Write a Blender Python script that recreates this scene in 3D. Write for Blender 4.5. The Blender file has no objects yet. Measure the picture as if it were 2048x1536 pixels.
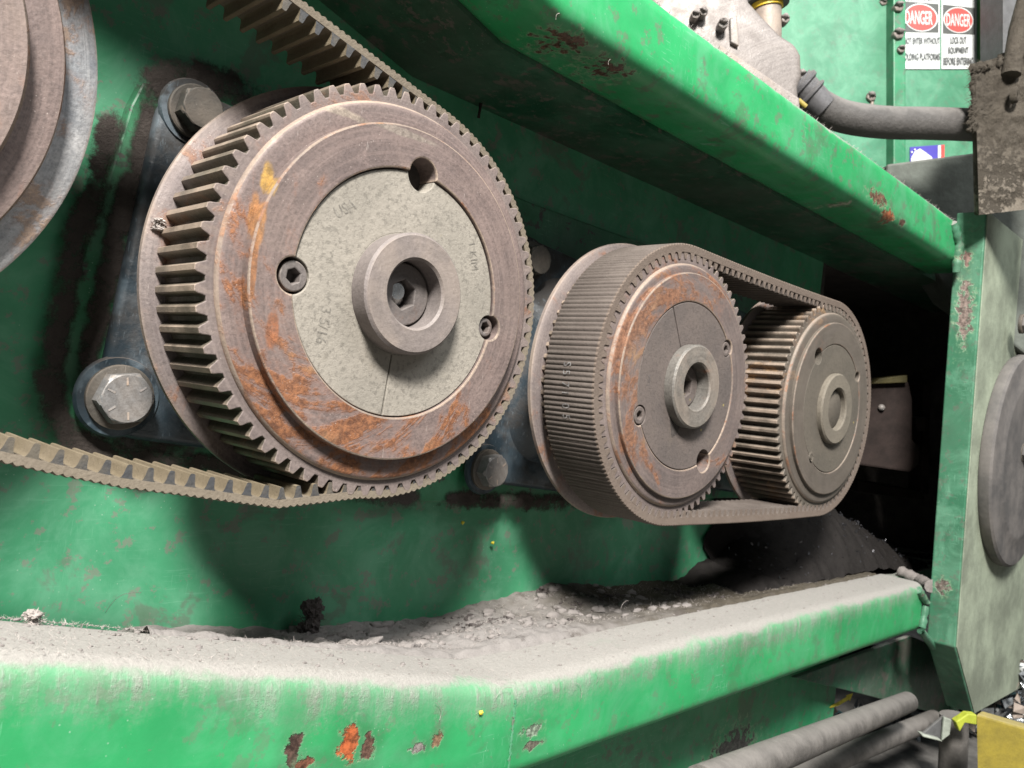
import bpy, math, random
from mathutils import Vector, Matrix, noise as mn
random.seed(7)
rnd = random.random
PI = math.pi
S = 0.15                      # 1 working unit = radius of the big toothed pulley = 0.15 m
C = bpy.context.scene.collection
sc = bpy.context.scene

# ------------------------------------------------------------------ camera
# world: X along the machine to the right, Y into the machine, Z up
CR = ((0.70104197, 0.08852395, 0.70760418),      # X axis in camera right/down/forward
      (-0.70518144, -0.06158984, 0.70634682),    # Y axis
      (0.10610984, -0.9941681, 0.01924838))      # Z axis
FPX = 1623.726
CAM = Vector((-2.3909, -3.2784, -0.4542))
RIGHT = Vector((CR[0][0], CR[1][0], CR[2][0]))
DOWN = Vector((CR[0][1], CR[1][1], CR[2][1]))
FWD = Vector((CR[0][2], CR[1][2], CR[2][2]))
cd = bpy.data.cameras.new('camera'); cam = bpy.data.objects.new('camera', cd); C.objects.link(cam)
cam.matrix_world = Matrix(((RIGHT.x, -DOWN.x, -FWD.x, CAM.x * S), (RIGHT.y, -DOWN.y, -FWD.y, CAM.y * S),
                           (RIGHT.z, -DOWN.z, -FWD.z, CAM.z * S), (0, 0, 0, 1)))
cd.sensor_width = 36; cd.lens = FPX / 2048 * 36; cd.clip_start = 0.01; cd.clip_end = 100
cd.dof.use_dof = True; cd.dof.focus_distance = 4.2 * S; cd.dof.aperture_fstop = 18.0
sc.camera = cam

def P(u, v, y=None, x=None, z=None):
    d = RIGHT * ((u - 1024) / FPX) + DOWN * ((v - 768) / FPX) + FWD
    t = (y - CAM.y) / d.y if y is not None else ((x - CAM.x) / d.x if x is not None else (z - CAM.z) / d.z)
    return CAM + d * t
def D(u, v, t):
    return CAM + (RIGHT * ((u - 1024) / FPX) + DOWN * ((v - 768) / FPX) + FWD) * t

# ------------------------------------------------------------------ light
w = bpy.data.worlds.new('World'); sc.world = w; w.use_nodes = True
bg = w.node_tree.nodes['Background']; bg.inputs[0].default_value = (0.86, 0.93, 1.0, 1); bg.inputs[1].default_value = 0.125
sc.view_settings.view_transform = 'Standard'; sc.view_settings.look = 'None'
sc.view_settings.exposure = 0.24; sc.view_settings.gamma = 1.0
def area(name, loc, target, size, energy, col):
    l = bpy.data.lights.new(name, 'AREA'); l.shape = 'SQUARE'; l.size = size; l.energy = energy; l.color = col
    o = bpy.data.objects.new(name, l); C.objects.link(o); o.location = loc
    o.rotation_euler = (Vector(target) - Vector(loc)).to_track_quat('-Z', 'Y').to_euler()
    return o
LD = Vector((-1.02, -1.0, 1.4)).normalized()
area('key_lamp', Vector((0.3, 0, 0)) + LD * 3.4, (0.3, 0, 0), 0.62, 365, (1.0, 0.965, 0.92))
area('ceiling_lamp', (0.9, -2.2, 3.2), (0.6, 0, 0), 2.2, 82, (0.95, 0.98, 1.0))

# ------------------------------------------------------------------ materials
class NT:
    def __init__(s, name):
        s.m = bpy.data.materials.new(name); s.m.use_nodes = True
        s.t = s.m.node_tree; s.n = s.t.nodes; s.l = s.t.links
        s.b = s.n['Principled BSDF']
        tc = s.n.new('ShaderNodeTexCoord'); sc_ = s.n.new('ShaderNodeVectorMath'); sc_.operation = 'SCALE'
        sc_.inputs['Scale'].default_value = 1 / S; s.l.new(tc.outputs['Object'], sc_.inputs[0]); s.co = sc_.outputs[0]
        g = s.n.new('ShaderNodeNewGeometry'); s.geo = g
        sx = s.n.new('ShaderNodeSeparateXYZ'); s.l.new(g.outputs['Normal'], sx.inputs[0]); s.nz = sx.outputs[2]; s.ny = sx.outputs[1]
        sp = s.n.new('ShaderNodeSeparateXYZ'); s.l.new(s.co, sp.inputs[0]); s.px, s.py, s.pz = sp.outputs
    def put(s, v, sock):
        if hasattr(v, 'default_value') and hasattr(v, 'is_linked') or isinstance(v, bpy.types.NodeSocket): s.l.new(v, sock)
        elif isinstance(v, (tuple, list)):
            sock.default_value = tuple(v) + ((1,) if len(v) == 3 and len(sock.default_value) == 4 else ())
        else: sock.default_value = v
    def vscale(s, v, co=None):
        m = s.n.new('ShaderNodeVectorMath'); m.operation = 'MULTIPLY'; s.l.new(co or s.co, m.inputs[0]); m.inputs[1].default_value = v
        return m.outputs[0]
    def noise(s, scale, detail=4, rough=0.55, co=None, dist=0.0, color=False):
        k = s.n.new('ShaderNodeTexNoise'); k.inputs['Scale'].default_value = scale; k.inputs['Detail'].default_value = detail
        k.inputs['Roughness'].default_value = rough; k.inputs['Distortion'].default_value = dist
        s.l.new(co or s.co, k.inputs['Vector']); return k.outputs['Color' if color else 'Fac']
    def vor(s, scale, feat='F1', co=None, rand=1.0):
        k = s.n.new('ShaderNodeTexVoronoi'); k.feature = feat; k.inputs['Scale'].default_value = scale
        k.inputs['Randomness'].default_value = rand
        s.l.new(co or s.co, k.inputs['Vector']); return k.outputs['Distance']
    def step(s, v, a, b, lo=0.0, hi=1.0):
        k = s.n.new('ShaderNodeMapRange'); k.interpolation_type = 'SMOOTHSTEP'
        s.put(v, k.inputs[0]); k.inputs[1].default_value = a; k.inputs[2].default_value = b
        k.inputs[3].default_value = lo; k.inputs[4].default_value = hi; return k.outputs[0]
    def math(s, op, a, b=0.0, clamp=False):
        k = s.n.new('ShaderNodeMath'); k.operation = op; k.use_clamp = clamp; s.put(a, k.inputs[0]); s.put(b, k.inputs[1]); return k.outputs[0]
    def mix(s, f, a, b):
        k = s.n.new('ShaderNodeMix'); k.data_type = 'RGBA'; s.put(f, k.inputs[0]); s.put(a, k.inputs[6]); s.put(b, k.inputs[7]); return k.outputs[2]
    def spot(s, c, r, soft=0.25, k=0.9, ns=7.0):
        a = s.n.new('ShaderNodeVectorMath'); a.operation = 'SUBTRACT'; s.l.new(s.co, a.inputs[0]); a.inputs[1].default_value = c
        d = s.vscale((1 / r[0], 1 / r[1], 1 / r[2]), a.outputs[0])
        ln = s.n.new('ShaderNodeVectorMath'); ln.operation = 'LENGTH'; s.l.new(d, ln.inputs[0])
        e = s.math('ADD', ln.outputs['Value'], s.math('MULTIPLY', s.math('SUBTRACT', s.noise(ns, 5, 0.65), 0.5), k * 2))
        return s.step(e, 1 + soft, 1 - soft)
    def bump(s, h, strength=0.3, dist=0.01, prev=None):
        k = s.n.new('ShaderNodeBump'); k.inputs['Strength'].default_value = strength; k.inputs['Distance'].default_value = dist * S
        s.put(h, k.inputs['Height'])
        if prev is not None: s.l.new(prev, k.inputs['Normal'])
        return k.outputs[0]
    def done(s, col, rough=0.5, metal=0.0, bump=None, spec=0.5):
        s.put(col, s.b.inputs['Base Color']); s.put(rough, s.b.inputs['Roughness']); s.put(metal, s.b.inputs['Metallic'])
        s.put(spec, s.b.inputs['Specular IOR Level'])
        if bump is not None: s.l.new(bump, s.b.inputs['Normal'])
        return s.m

DUST = (0.275, 0.258, 0.240)
def paint(name, base=(0.025, 0.275, 0.092), dust=1.0, dirt=0.5, grime=0.0, spots=(), film=0.0, dlo=0.55, dhi=0.85, edge=.7, scr=.45, drape=False, dirtcol=(0.09, 0.075, 0.066)):
    n = NT(name)
    big = n.noise(1.3, 5, 0.6)
    col = n.mix(n.step(big, 0.3, 0.75), tuple(c * 0.82 for c in base), tuple(c * 1.12 for c in base))
    # pale scuffing
    fog = n.step(n.noise(2.4, 7, 0.7, dist=0.6), 0.40, 0.66)
    col = n.mix(n.math('MULTIPLY', fog, 0.22 + film), col, (0.14, 0.34, 0.22))
    # fine scratches in two directions
    for sv, th in (((3, 3, 46), 0.62), ((60, 60, 5), 0.63)):
        sm = n.step(n.noise(1.6, 3, 0.6, n.vscale(sv)), th, th + 0.05)
        sm = n.math('MULTIPLY', sm, n.step(n.noise(1.1, 2), 0.45, 0.65))
        col = n.mix(n.math('MULTIPLY', sm, scr), col, (0.20, 0.42, 0.29))
    # pale specks of dust
    sk = n.step(n.vor(34), 0.16, 0.06)
    sk = n.math('MULTIPLY', sk, n.step(n.noise(5, 3), 0.52, 0.62))
    col = n.mix(n.math('MULTIPLY', sk, 0.6), col, (0.30, 0.42, 0.33))
    # dirt stuck to the paint
    dm = n.math('MULTIPLY', n.step(n.noise(2.1, 8, 0.68, dist=0.4), 0.565, 0.625), dirt)
    col = n.mix(dm, col, dirtcol)
    dm2 = n.math('MULTIPLY', n.step(n.noise(8.5, 7, 0.72), 0.565, 0.60), dirt * 1.2)
    col = n.mix(dm2, col, tuple(c * 1.5 for c in dirtcol))
    if grime:
        gm = n.math('MULTIPLY', n.step(n.noise(0.9, 6, 0.65), 0.35, 0.7), grime)
        col = n.mix(gm, col, (0.10, 0.115, 0.095))
    masks = None
    for c, r, cc in spots:
        edge_ = n.spot(c, tuple(k * 1.25 for k in r), 0.35, 2.2, 16)
        col = n.mix(n.math('MULTIPLY', edge_, edge), col, (0.26, 0.42, 0.25))
        sp = n.spot(c, r, 0.22, 2.3, 16)
        cv = n.mix(n.step(n.noise(22, 7, 0.8), .38, .64), tuple(k * 0.35 for k in cc), tuple(k * 1.5 for k in cc))
        sm_ = n.spot(c, (r[0] * 2.4, r[1], r[2] * 2.0), .9, 1.2, 6)
        col = n.mix(n.math('MULTIPLY', sm_, .35), col, (0.05, 0.085, 0.05))
        col = n.mix(sp, col, cv)
        masks = sp if masks is None else n.math('MAXIMUM', masks, sp)
    # settled dust on upward faces
    e = n.math('ADD', n.nz, n.math('ADD', n.math('MULTIPLY', n.math('SUBTRACT', n.noise(3.2, 8, 0.72), 0.5), 1.5), n.math('MULTIPLY', n.math('SUBTRACT', n.noise(1.0, 3), 0.5), 0.9)))
    du = n.math('MULTIPLY', n.step(e, dlo, dhi), dust)
    if drape:
        hh = n.math('ADD', n.pz, 2.13); hh = n.math('SUBTRACT', hh, n.math('MULTIPLY', n.math('MAXIMUM', n.math('SUBTRACT', .97, n.px), 0.0), .2126))
        hv = n.math('ADD', hh, n.math('ADD', n.math('MULTIPLY', n.math('SUBTRACT', n.noise(2.6, 7, .7), .5), .34), n.math('MULTIPLY', n.math('SUBTRACT', n.noise(45, 4, .8), .5), .22)))
        fr = n.step(n.noise(5, 6, .7, n.vscale((2.2, 1, .35))), .40, .66, .35, 1.0)
        du = n.math('MAXIMUM', du, n.math('MULTIPLY', n.step(hv, -.17, .06, 0, .8), fr))
    dc = n.mix(n.noise(55, 6, 0.8), tuple(c * 0.62 for c in DUST), tuple(c * 1.3 for c in DUST))
    col = n.mix(du, col, dc)
    ro = n.math('ADD', n.math('MULTIPLY', du, 0.5), n.math('ADD', n.math('MULTIPLY', n.noise(6, 5), 0.25), 0.30), True)
    h = n.math('ADD', n.math('MULTIPLY', n.noise(30, 6, 0.75), n.math('ADD', n.math('MULTIPLY', n.math('MULTIPLY', du, du), 1.2), 0.05)), n.math('MULTIPLY', n.noise(3, 3), 0.3))
    if masks is not None: h = n.math('SUBTRACT', h, n.math('MULTIPLY', masks, 0.7))
    return n.done(col, ro, 0.0, n.bump(h, 0.45, 0.03), 0.45)

def iron(name, base=(0.165, 0.122, 0.115), base2=(0.115, 0.088, 0.088), rust=0.5, rdir=(0, 0, 0), dust=0.0, stretch=(1, 1, 1), rcol=(0.27, 0.098, 0.038), rth=0.60, scale=2.2, dustcol=(0.19, 0.165, 0.14), shine=0.0, swirl=0.0, stains=()):
    n = NT(name)
    col = n.mix(n.step(n.noise(2.6, 6, 0.65), 0.35, 0.68), base, base2)
    col = n.mix(n.math('MULTIPLY', n.step(n.noise(5.5, 6, 0.7, dist=0.8), 0.56, 0.72), 0.55), col, tuple(min(1, c * 1.45) for c in base))
    col = n.mix(n.step(n.noise(60, 4, 0.75), 0.40, 0.66, 0, 0.6), col, tuple(c * 0.6 for c in base2))
    dt = n.n.new('ShaderNodeVectorMath'); dt.operation = 'DOT_PRODUCT'; n.l.new(n.co, dt.inputs[0]); dt.inputs[1].default_value = rdir
    vc = n.vscale(stretch)
    ngx = n.math('MULTIPLY', n.px, -1.0); ngz = n.math('MULTIPLY', n.pz, -1.0)
    th_ = n.math('ARCTAN2', ngz, ngx); rr = n.math('SQRT', n.math('ADD', n.math('MULTIPLY', n.px, n.px), n.math('MULTIPLY', n.pz, n.pz)))
    if swirl:
        cm = n.n.new('ShaderNodeCombineXYZ'); n.l.new(n.math('MULTIPLY', th_, 0.9), cm.inputs[0]); n.l.new(n.math('ADD', n.math('MULTIPLY', rr, 4.2), n.math('MULTIPLY', th_, swirl)), cm.inputs[2]); n.l.new(n.py, cm.inputs[1])
        vc = cm.outputs[0]
    ring = n.n.new('ShaderNodeCombineXYZ'); n.l.new(n.math('MULTIPLY', rr, 30.0), ring.inputs[0]); n.l.new(n.math('MULTIPLY', th_, 0.4), ring.inputs[1])
    col = n.mix(n.step(n.noise(1.4, 4, .7, ring.outputs[0]), .42, .66, 0, .32), col, tuple(c * 1.5 for c in base))
    nz_ = n.noise(scale, 7, 0.62, vc, .8)
    if swirl: nz_ = n.math('ADD', n.math('MULTIPLY', nz_, .6), n.math('MULTIPLY', n.noise(3.0, 8, .68), .4))
    rv = n.math('ADD', nz_, n.math('MULTIPLY', dt.outputs['Value'], 0.17))
    rv = n.math('ADD', rv, n.math('MULTIPLY', n.math('SUBTRACT', n.noise(16, 6, 0.75), 0.5), 0.22))
    rm = n.math('MULTIPLY', n.step(rv, rth, rth + 0.05), rust * .9)
    rc = n.mix(n.step(n.noise(30, 7, 0.8), 0.36, 0.66), tuple(c * 0.34 for c in rcol), (min(1, rcol[0] * 1.1), rcol[1] * 1.25, rcol[2] * 1.3))
    rc = n.mix(n.step(n.noise(4, 3), 0.55, 0.7), rc, n.mix(0.5, rc, (0.30, 0.20, 0.11)))
    halo = n.math('MULTIPLY', n.step(rv, rth - 0.05, rth + 0.03), rust * 0.45)
    col = n.mix(halo, col, (0.21, 0.115, 0.085))
    col = n.mix(rm, col, rc)
    for c, r_, cc in stains:
        col = n.mix(n.math('MULTIPLY', n.spot(c, r_, .25, 0.7, 9), .8), col, n.mix(n.step(n.noise(30, 6, .8), .38, .64), tuple(k * .45 for k in cc), cc))
    # pale specks and scratches
    sk = n.math('MULTIPLY', n.step(n.vor(42), 0.14, 0.05), n.step(n.noise(6, 3), 0.5, 0.6))
    col = n.mix(n.math('MULTIPLY', sk, 0.6), col, (0.42, 0.37, 0.33))
    scr = n.step(n.noise(1.5, 3, 0.6, n.vscale((50, 20, 6))), 0.70, 0.74)
    col = n.mix(n.math('MULTIPLY', scr, 0.35), col, (0.38, 0.34, 0.31))
    # worn, paler edges
    pt = n.step(n.geo.outputs['Pointiness'], 0.53, 0.60)
    col = n.mix(n.math('MULTIPLY', pt, n.step(n.noise(4, 4), 0.35, 0.6, 0.2, 0.8)), col, (0.36, 0.285, 0.225))
    if dust:
        e = n.math('ADD', n.math('MULTIPLY', n.nz, 0.5), n.noise(3.5, 7, 0.7))
        du = n.math('MULTIPLY', n.step(e, 0.40, 0.75, 0.55, 1.0), dust)
        col = n.mix(du, col, n.mix(n.noise(30, 4, 0.7), tuple(c * 0.75 for c in dustcol), tuple(c * 1.2 for c in dustcol)))
    h = n.math('ADD', n.math('MULTIPLY', n.noise(42, 5, 0.7), 0.5), n.math('MULTIPLY', rm, n.noise(60, 4, 0.8)))
    return n.done(col, n.step(n.noise(8, 4), 0.3, 0.7, 0.55 - shine, 0.8 - shine), 0.15, n.bump(h, 0.35, 0.02), 0.4)

def simple(name, col, rough=0.6, metal=0.0, var=0.35, ns=8, dust=0.0, bump=0.3, bs=30, spec=0.5, col2=None):
    n = NT(name)
    c = n.mix(n.step(n.noise(ns, 6, 0.68), 0.3, 0.7), tuple(k * (1 - var) for k in col), col2 or tuple(min(1, k * (1 + var)) for k in col))
    if dust:
        e = n.math('ADD', n.nz, n.math('MULTIPLY', n.math('SUBTRACT', n.noise(4, 7, 0.7), 0.5), 1.2))
        du = n.math('MULTIPLY', n.step(e, 0.1, 0.8, 0.25, 1), dust)
        c = n.mix(du, c, n.mix(n.noise(30, 4, 0.7), tuple(k * 0.7 for k in DUST), tuple(k * 1.1 for k in DUST)))
    return n.done(c, rough, metal, n.bump(n.noise(bs, 5, 0.7), bump, 0.02), spec)

def P3(v): return tuple(v)
M = {}
lowspots = []
for u, v, ru, rv, cc in ((588, 1502, .036, .07, (.075, .045, .035)), (696, 1492, .045, .07, (.30, .075, .025)), (736, 1490, .03, .05, (.10, .055, .04)),
                         (872, 1480, .035, .036, (.17, .10, .06)), (838, 1496, .045, .022, (.17, .15, .14)), (612, 1526, .04, .02, (.12, .05, .03)), 
                         (1065, 1462, .07, .03, (.20, .26, .19)), (1062, 1491, .06, .02, (.12, .11, .085))):
    lowspots.append((P3(P(u, v, -.2)), (ru, .2, rv), cc))
upspots = []
for u, v, ru, rv, cc in ((1745, 398, .20, .05, (.13, .07, .045)), (1768, 432, .13, .045, (.26, .09, .04)), (1238, 138, .15, .035, (.10, .05, .035)),
                         (1150, 88, .14, .05, (.10, .055, .035)), (1700, 410, .05, .03, (.3, .33, .24)), (1796, 446, .06, .035, (.10, .06, .04))):
    upspots.append((P3(P(u, v, -.15)), (ru, .25, rv), cc))
M['rail_low'] = paint('lower_rail_paint', dust=.98, dirt=0.25, spots=lowspots, drape=True, dlo=.15, dhi=.80, edge=.35)
M['rail_up'] = paint('upper_rail_paint', base=(0.025, 0.285, 0.095), dust=0.9, dirt=0.4, film=.08, spots=upspots)
M['post'] = paint('post_paint', base=(0.04, 0.155, 0.085), dirt=0.35, grime=0.30, film=.35, spots=[((7.86, -.30, P(1928, 625, x=7.86).z), (.3, .07, .30), (.20, .155, .135)), ((7.9, -.27, P(1914, 1180, x=8.0).z), (.3, .07, .09), (.17, .14, .12)), ((7.9, -.28, P(1936, 520, x=7.85).z), (.3, .05, .07), (.2, .13, .11))])
M['post_front'] = simple('post_front_dusty_paint', (0.235, 0.27, 0.20), 0.75, 0, 0.35, 1.6, 0.3, 0.3, 22, 0.3)
M['panel'] = paint('back_plate_paint', base=(0.050, 0.245, 0.122), dirt=0.5, dust=0.85, film=.25, scr=.2, dirtcol=(.12, .105, .093))
M['panel_low'] = paint('lower_panel_paint', base=(0.022, 0.25, 0.10), dirt=0.5, film=.1, spots=[(P3(P(1465, 1500, .46) + Vector((0, 0, 2.1))), (.32, .3, .16), (.06, .058, .055))])
M['pad'] = paint('mounting_pad_paint', base=(0.016, 0.14, 0.056), dirt=1.0, grime=0.45, dust=0.9, dirtcol=(.035, .03, .027))
M['seam'] = paint('weld_seam_paint', base=(0.07, 0.26, 0.13), dirt=.6, film=.5)
M['dark'] = simple('black_grime', (0.045, 0.038, 0.034), 0.85, 0, 0.4, 4, 0, 0.5)  # grime; also blackens holes, slots and gaps in place of their shade
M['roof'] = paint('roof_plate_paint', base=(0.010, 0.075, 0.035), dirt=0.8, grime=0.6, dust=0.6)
FST = [(P3(P(u, v, -.088)), (a, .3, b), cc) for u, v, a, b, cc in ((548, 352, .03, .07, (.45, .27, .06)), (520, 440, .025, .12, (.36, .17, .06)), (507, 540, .016, .13, (.34, .15, .06)), (545, 660, .03, .08, (.30, .11, .045)), (690, 215, .16, .02, (.30, .25, .2)), (800, 262, .2, .02, (.26, .22, .185)))]
M['face'] = iron('rusty_web_iron', base=(0.168, 0.126, 0.113), base2=(0.118, 0.091, 0.085), rust=0.95, stains=FST, rdir=(-0.34, 0, -0.92), rth=0.566, scale=1.5, swirl=1.9, stretch=(1.2, 1, 1.0))
M['teeth'] = iron('tooth_iron', base=(0.175, 0.14, 0.13), base2=(0.12, 0.095, 0.09), rust=0.6, rth=0.585, dust=0.15)
M['flange'] = iron('flange_iron', base=(0.18, 0.15, 0.14), base2=(0.12, 0.10, 0.098), rust=0.6, rth=0.575)
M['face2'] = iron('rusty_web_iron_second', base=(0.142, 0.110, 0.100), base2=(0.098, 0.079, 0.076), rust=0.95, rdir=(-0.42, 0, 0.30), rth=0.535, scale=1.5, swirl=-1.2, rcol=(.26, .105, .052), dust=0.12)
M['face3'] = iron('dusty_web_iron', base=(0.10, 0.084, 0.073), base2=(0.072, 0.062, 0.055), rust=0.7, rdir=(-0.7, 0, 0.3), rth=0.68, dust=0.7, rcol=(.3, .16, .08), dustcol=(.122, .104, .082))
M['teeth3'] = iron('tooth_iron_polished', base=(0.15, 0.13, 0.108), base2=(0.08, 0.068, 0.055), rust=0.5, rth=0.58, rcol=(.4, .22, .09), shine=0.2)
M['silver'] = iron('bare_steel_flange', base=(0.30, 0.30, 0.30), base2=(0.17, 0.185, 0.205), rust=0.6, rth=0.59, scale=3.2, rcol=(.42, .24, .14), shine=0.15)
M['flank'] = iron('tooth_flank', base=(0.115, 0.10, 0.078), base2=(0.062, 0.056, 0.042), rust=.3, rth=.6, shine=.25)
M['edge'] = iron('worn_iron_edge', base=(0.26, 0.20, 0.155), base2=(0.17, 0.135, 0.115), rust=0.8, rth=0.56, scale=3)
M['edge3'] = iron('worn_dusty_edge', base=(0.19, 0.155, 0.125), base2=(0.12, 0.10, 0.085), rust=0.8, rth=0.56, scale=3)
def bushmat(name, a, b, dk=0.55):
    n = NT(name)
    col = n.mix(n.step(n.noise(3, 6, 0.65), 0.35, 0.7), a, b)
    col = n.mix(n.math('MULTIPLY', n.step(n.noise(38, 5, 0.75), 0.50, 0.62), dk), col, tuple(c * 0.55 for c in b))
    col = n.mix(n.math('MULTIPLY', n.step(n.noise(2.2, 5, 0.6), 0.58, 0.72), 0.4), col, (0.2, 0.165, 0.12))
    yl = n.math('MULTIPLY', n.step(n.vor(9), 0.12, 0.06), n.step(n.noise(3, 2), 0.55, 0.6))
    col = n.mix(n.math('MULTIPLY', yl, 0.6), col, (0.42, 0.34, 0.10))
    h = n.noise(45, 5, 0.75)
    return n.done(col, 0.72, 0.0, n.bump(h, 0.35, 0.02), 0.3)
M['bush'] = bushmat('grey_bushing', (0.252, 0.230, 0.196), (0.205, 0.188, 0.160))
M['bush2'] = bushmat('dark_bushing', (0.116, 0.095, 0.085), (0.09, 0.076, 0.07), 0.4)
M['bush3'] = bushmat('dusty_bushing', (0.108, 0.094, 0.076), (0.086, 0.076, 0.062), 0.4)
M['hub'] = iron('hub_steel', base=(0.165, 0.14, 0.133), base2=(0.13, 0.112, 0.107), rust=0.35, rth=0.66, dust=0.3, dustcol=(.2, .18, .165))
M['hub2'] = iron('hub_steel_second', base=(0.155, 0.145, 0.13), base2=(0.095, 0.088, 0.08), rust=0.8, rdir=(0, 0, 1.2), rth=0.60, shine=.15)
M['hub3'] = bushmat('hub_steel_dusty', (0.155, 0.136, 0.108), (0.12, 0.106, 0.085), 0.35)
M['screw'] = iron('socket_screw_steel', base=(0.12, 0.105, 0.10), base2=(0.09, 0.08, 0.08), rust=0.1, dust=0.25, shine=.1)
M['bright'] = simple('bright_steel', (0.55, 0.55, 0.54), 0.25, 0.9, 0.2)
M['bolt'] = iron('bolt_head_steel', base=(0.185, 0.19, 0.195), base2=(0.12, 0.125, 0.13), rust=0.0, dust=0.25, shine=0.25)
M['bolt_dirty'] = iron('bolt_head_caked', base=(0.062, 0.058, 0.05), base2=(0.040, 0.037, 0.033), rust=0.0, dust=0.3, dustcol=(.07, .066, .056))  # caked dirt, plus the shade around the upper bolts mixed into the colour
def housing():
    n = NT('bearing_housing_paint')
    col = n.mix(n.noise(1.6, 4), (0.014, 0.021, 0.027), (0.032, 0.050, 0.064))
    v = n.math('ADD', n.noise(1.5, 8, 0.68, dist=.3), n.math('MULTIPLY', n.nz, 0.16))
    dm = n.step(v, 0.40, 0.60)
    col = n.mix(dm, col, n.mix(n.noise(20, 6, .7), (0.014, 0.013, 0.012), (0.042, 0.036, 0.032)))
    sc_ = n.step(n.noise(1.6, 3, .6, n.vscale((40, 8, 10))), .62, .66)
    col = n.mix(n.math('MULTIPLY', sc_, .35), col, (.12, .15, .17))
    pt = n.step(n.geo.outputs['Pointiness'], .52, .58)
    col = n.mix(n.math('MULTIPLY', pt, n.step(n.noise(5, 5), .45, .6, 0, .6)), col, (.13, .17, .20))
    col = n.mix(n.math('MULTIPLY', n.step(n.nz, 0.5, 0.95), 0.6), col, (0.085, 0.072, 0.065))
    return n.done(col, n.step(dm, 0, 1, 0.30, 0.75), 0, n.bump(n.noise(14, 6, .7), 0.22, 0.03), 0.5)
M['housing'] = housing()
def beltmat(name, a, b, dustc=(.2, .17, .135), dust=.4, ns=6):
    n = NT(name)
    col = n.mix(n.noise(ns, 6, 0.7), a, b)
    col = n.mix(n.math('MULTIPLY', n.step(n.noise(3.2, 7, 0.7), 0.42, 0.66), dust), col, dustc)
    wv = n.noise(60, 4, 0.7)
    col = n.mix(n.math('MULTIPLY', n.step(wv, .5, .7), .3), col, tuple(c * .5 for c in a))
    return n.done(col, 0.8, 0, n.bump(n.noise(55, 4, .7), 0.35, .015), 0.25)
M['belt'] = beltmat('belt_back_rubber', (0.115, 0.095, 0.072), (0.165, 0.14, 0.105), (.15, .125, .1))
M['belt_tooth'] = beltmat('belt_tooth_fabric', (0.095, 0.075, 0.048), (0.165, 0.135, 0.09), (.17, .14, .10), .45)
M['belt_end'] = beltmat('belt_tooth_end', (0.030, 0.033, 0.039), (0.062, 0.062, 0.062), (.11, .094, .07), .75, 14)
M['belt_end2'] = beltmat('short_belt_edge', (0.112, 0.086, 0.070), (0.145, 0.114, 0.093), (.145, .118, .098), .5)
M['belt_rib'] = beltmat('short_belt_ribs', (0.074, 0.06, 0.052), (0.122, 0.103, 0.091), (.145, .122, .107), .5, 3)
def dustmat(name, a, b, c, sc_=22, spec=.1):
    n = NT(name)
    col = n.mix(n.noise(sc_, 7, 0.75), a, b)
    col = n.mix(n.math('MULTIPLY', n.step(n.noise(4.5, 7, 0.7), 0.55, 0.7), 0.6), col, c)
    return n.done(col, 0.95, 0, n.bump(n.noise(sc_ * 2.2, 7, .8), 0.55, 0.035), spec)
def bedmat():
    n = NT('ledge_dust')
    col = n.mix(n.noise(24, 7, 0.78), (0.17, 0.157, 0.147), (0.31, 0.29, 0.275))
    v = n.math('ADD', n.math('MULTIPLY', n.px, .16), n.noise(1.8, 7, .68))
    col = n.mix(n.step(v, .72, 1.18), col, n.mix(n.noise(14, 6, .75), (0.045, 0.039, 0.030), (0.115, 0.10, 0.078)))  # towards the right: olive dirt, with the ledge's shade also put into the colour
    col = n.mix(n.math('MULTIPLY', n.step(n.noise(5, 8, .75), .55, .64), .7), col, (0.09, 0.078, 0.07))
    return n.done(col, .95, 0, n.bump(n.noise(50, 7, .8), .6, .035), .05)
M['bed'] = bedmat()
M['dust'] = dustmat('settled_grey_dust', (0.175, 0.158, 0.148), (0.30, 0.275, 0.26), (.15, .132, .122))
M['lint'] = simple('pale_lint', (0.30, 0.27, 0.25), 0.95, 0, 0.3, 10, 0, .2, 30, .1)
M['clump'] = dustmat('dark_lint_clump', (0.05, 0.044, 0.042), (0.14, 0.122, 0.115), (.035, .03, .03), 16)
def packmat():
    n = NT('packed_brown_dirt')
    col = n.mix(n.noise(20, 7, .75), (0.024, 0.020, 0.018), (0.085, 0.072, 0.064))
    n.done(col, .95, 0, n.bump(n.noise(26, 7, .8), .7, .03), .1)
    at = n.n.new('ShaderNodeAttribute'); at.attribute_name = 'fade'
    v = n.math('ADD', at.outputs['Fac'], n.math('MULTIPLY', n.math('SUBTRACT', n.noise(7, 8, .75), .5), 2.6))
    a = n.step(v, .34, 1.0); n.l.new(a, n.b.inputs['Alpha']); return n.m
M['pack'] = packmat()
M['heap'] = dustmat('black_debris', (0.011, 0.010, 0.010), (0.034, 0.031, 0.029), (.012, .011, .011), 9, .0)
M['shard'] = simple('shiny_black_shard', (0.05, 0.05, 0.055), 0.25, 0.3, 0.5)
M['casting'] = iron('dusty_casting', base=(0.20, 0.18, 0.168), base2=(0.12, 0.105, 0.098), rust=0, dust=0.35, dustcol=(.22, .195, .18), shine=.15)
M['rubber'] = simple('black_rubber_hose', (0.035, 0.032, 0.030), 0.7, 0, 0.45, 3, 0.55, .7, 16)
M['hose_end'] = simple('hose_nut_black', (0.05, 0.05, 0.055), 0.5, 0, 0.4, 6, 0.45)
M['yellow'] = simple('yellow_paint', (0.24, 0.185, 0.012), 0.55, 0, 0.25, 3, 0.3)
M['yellow_soft'] = simple('lime_yellow_plastic', (0.34, 0.38, 0.04), 0.5, 0, 0.15)
M['yring'] = simple('yellow_seal', (0.65, 0.45, 0.03), 0.4, 0, 0.15)
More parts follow.
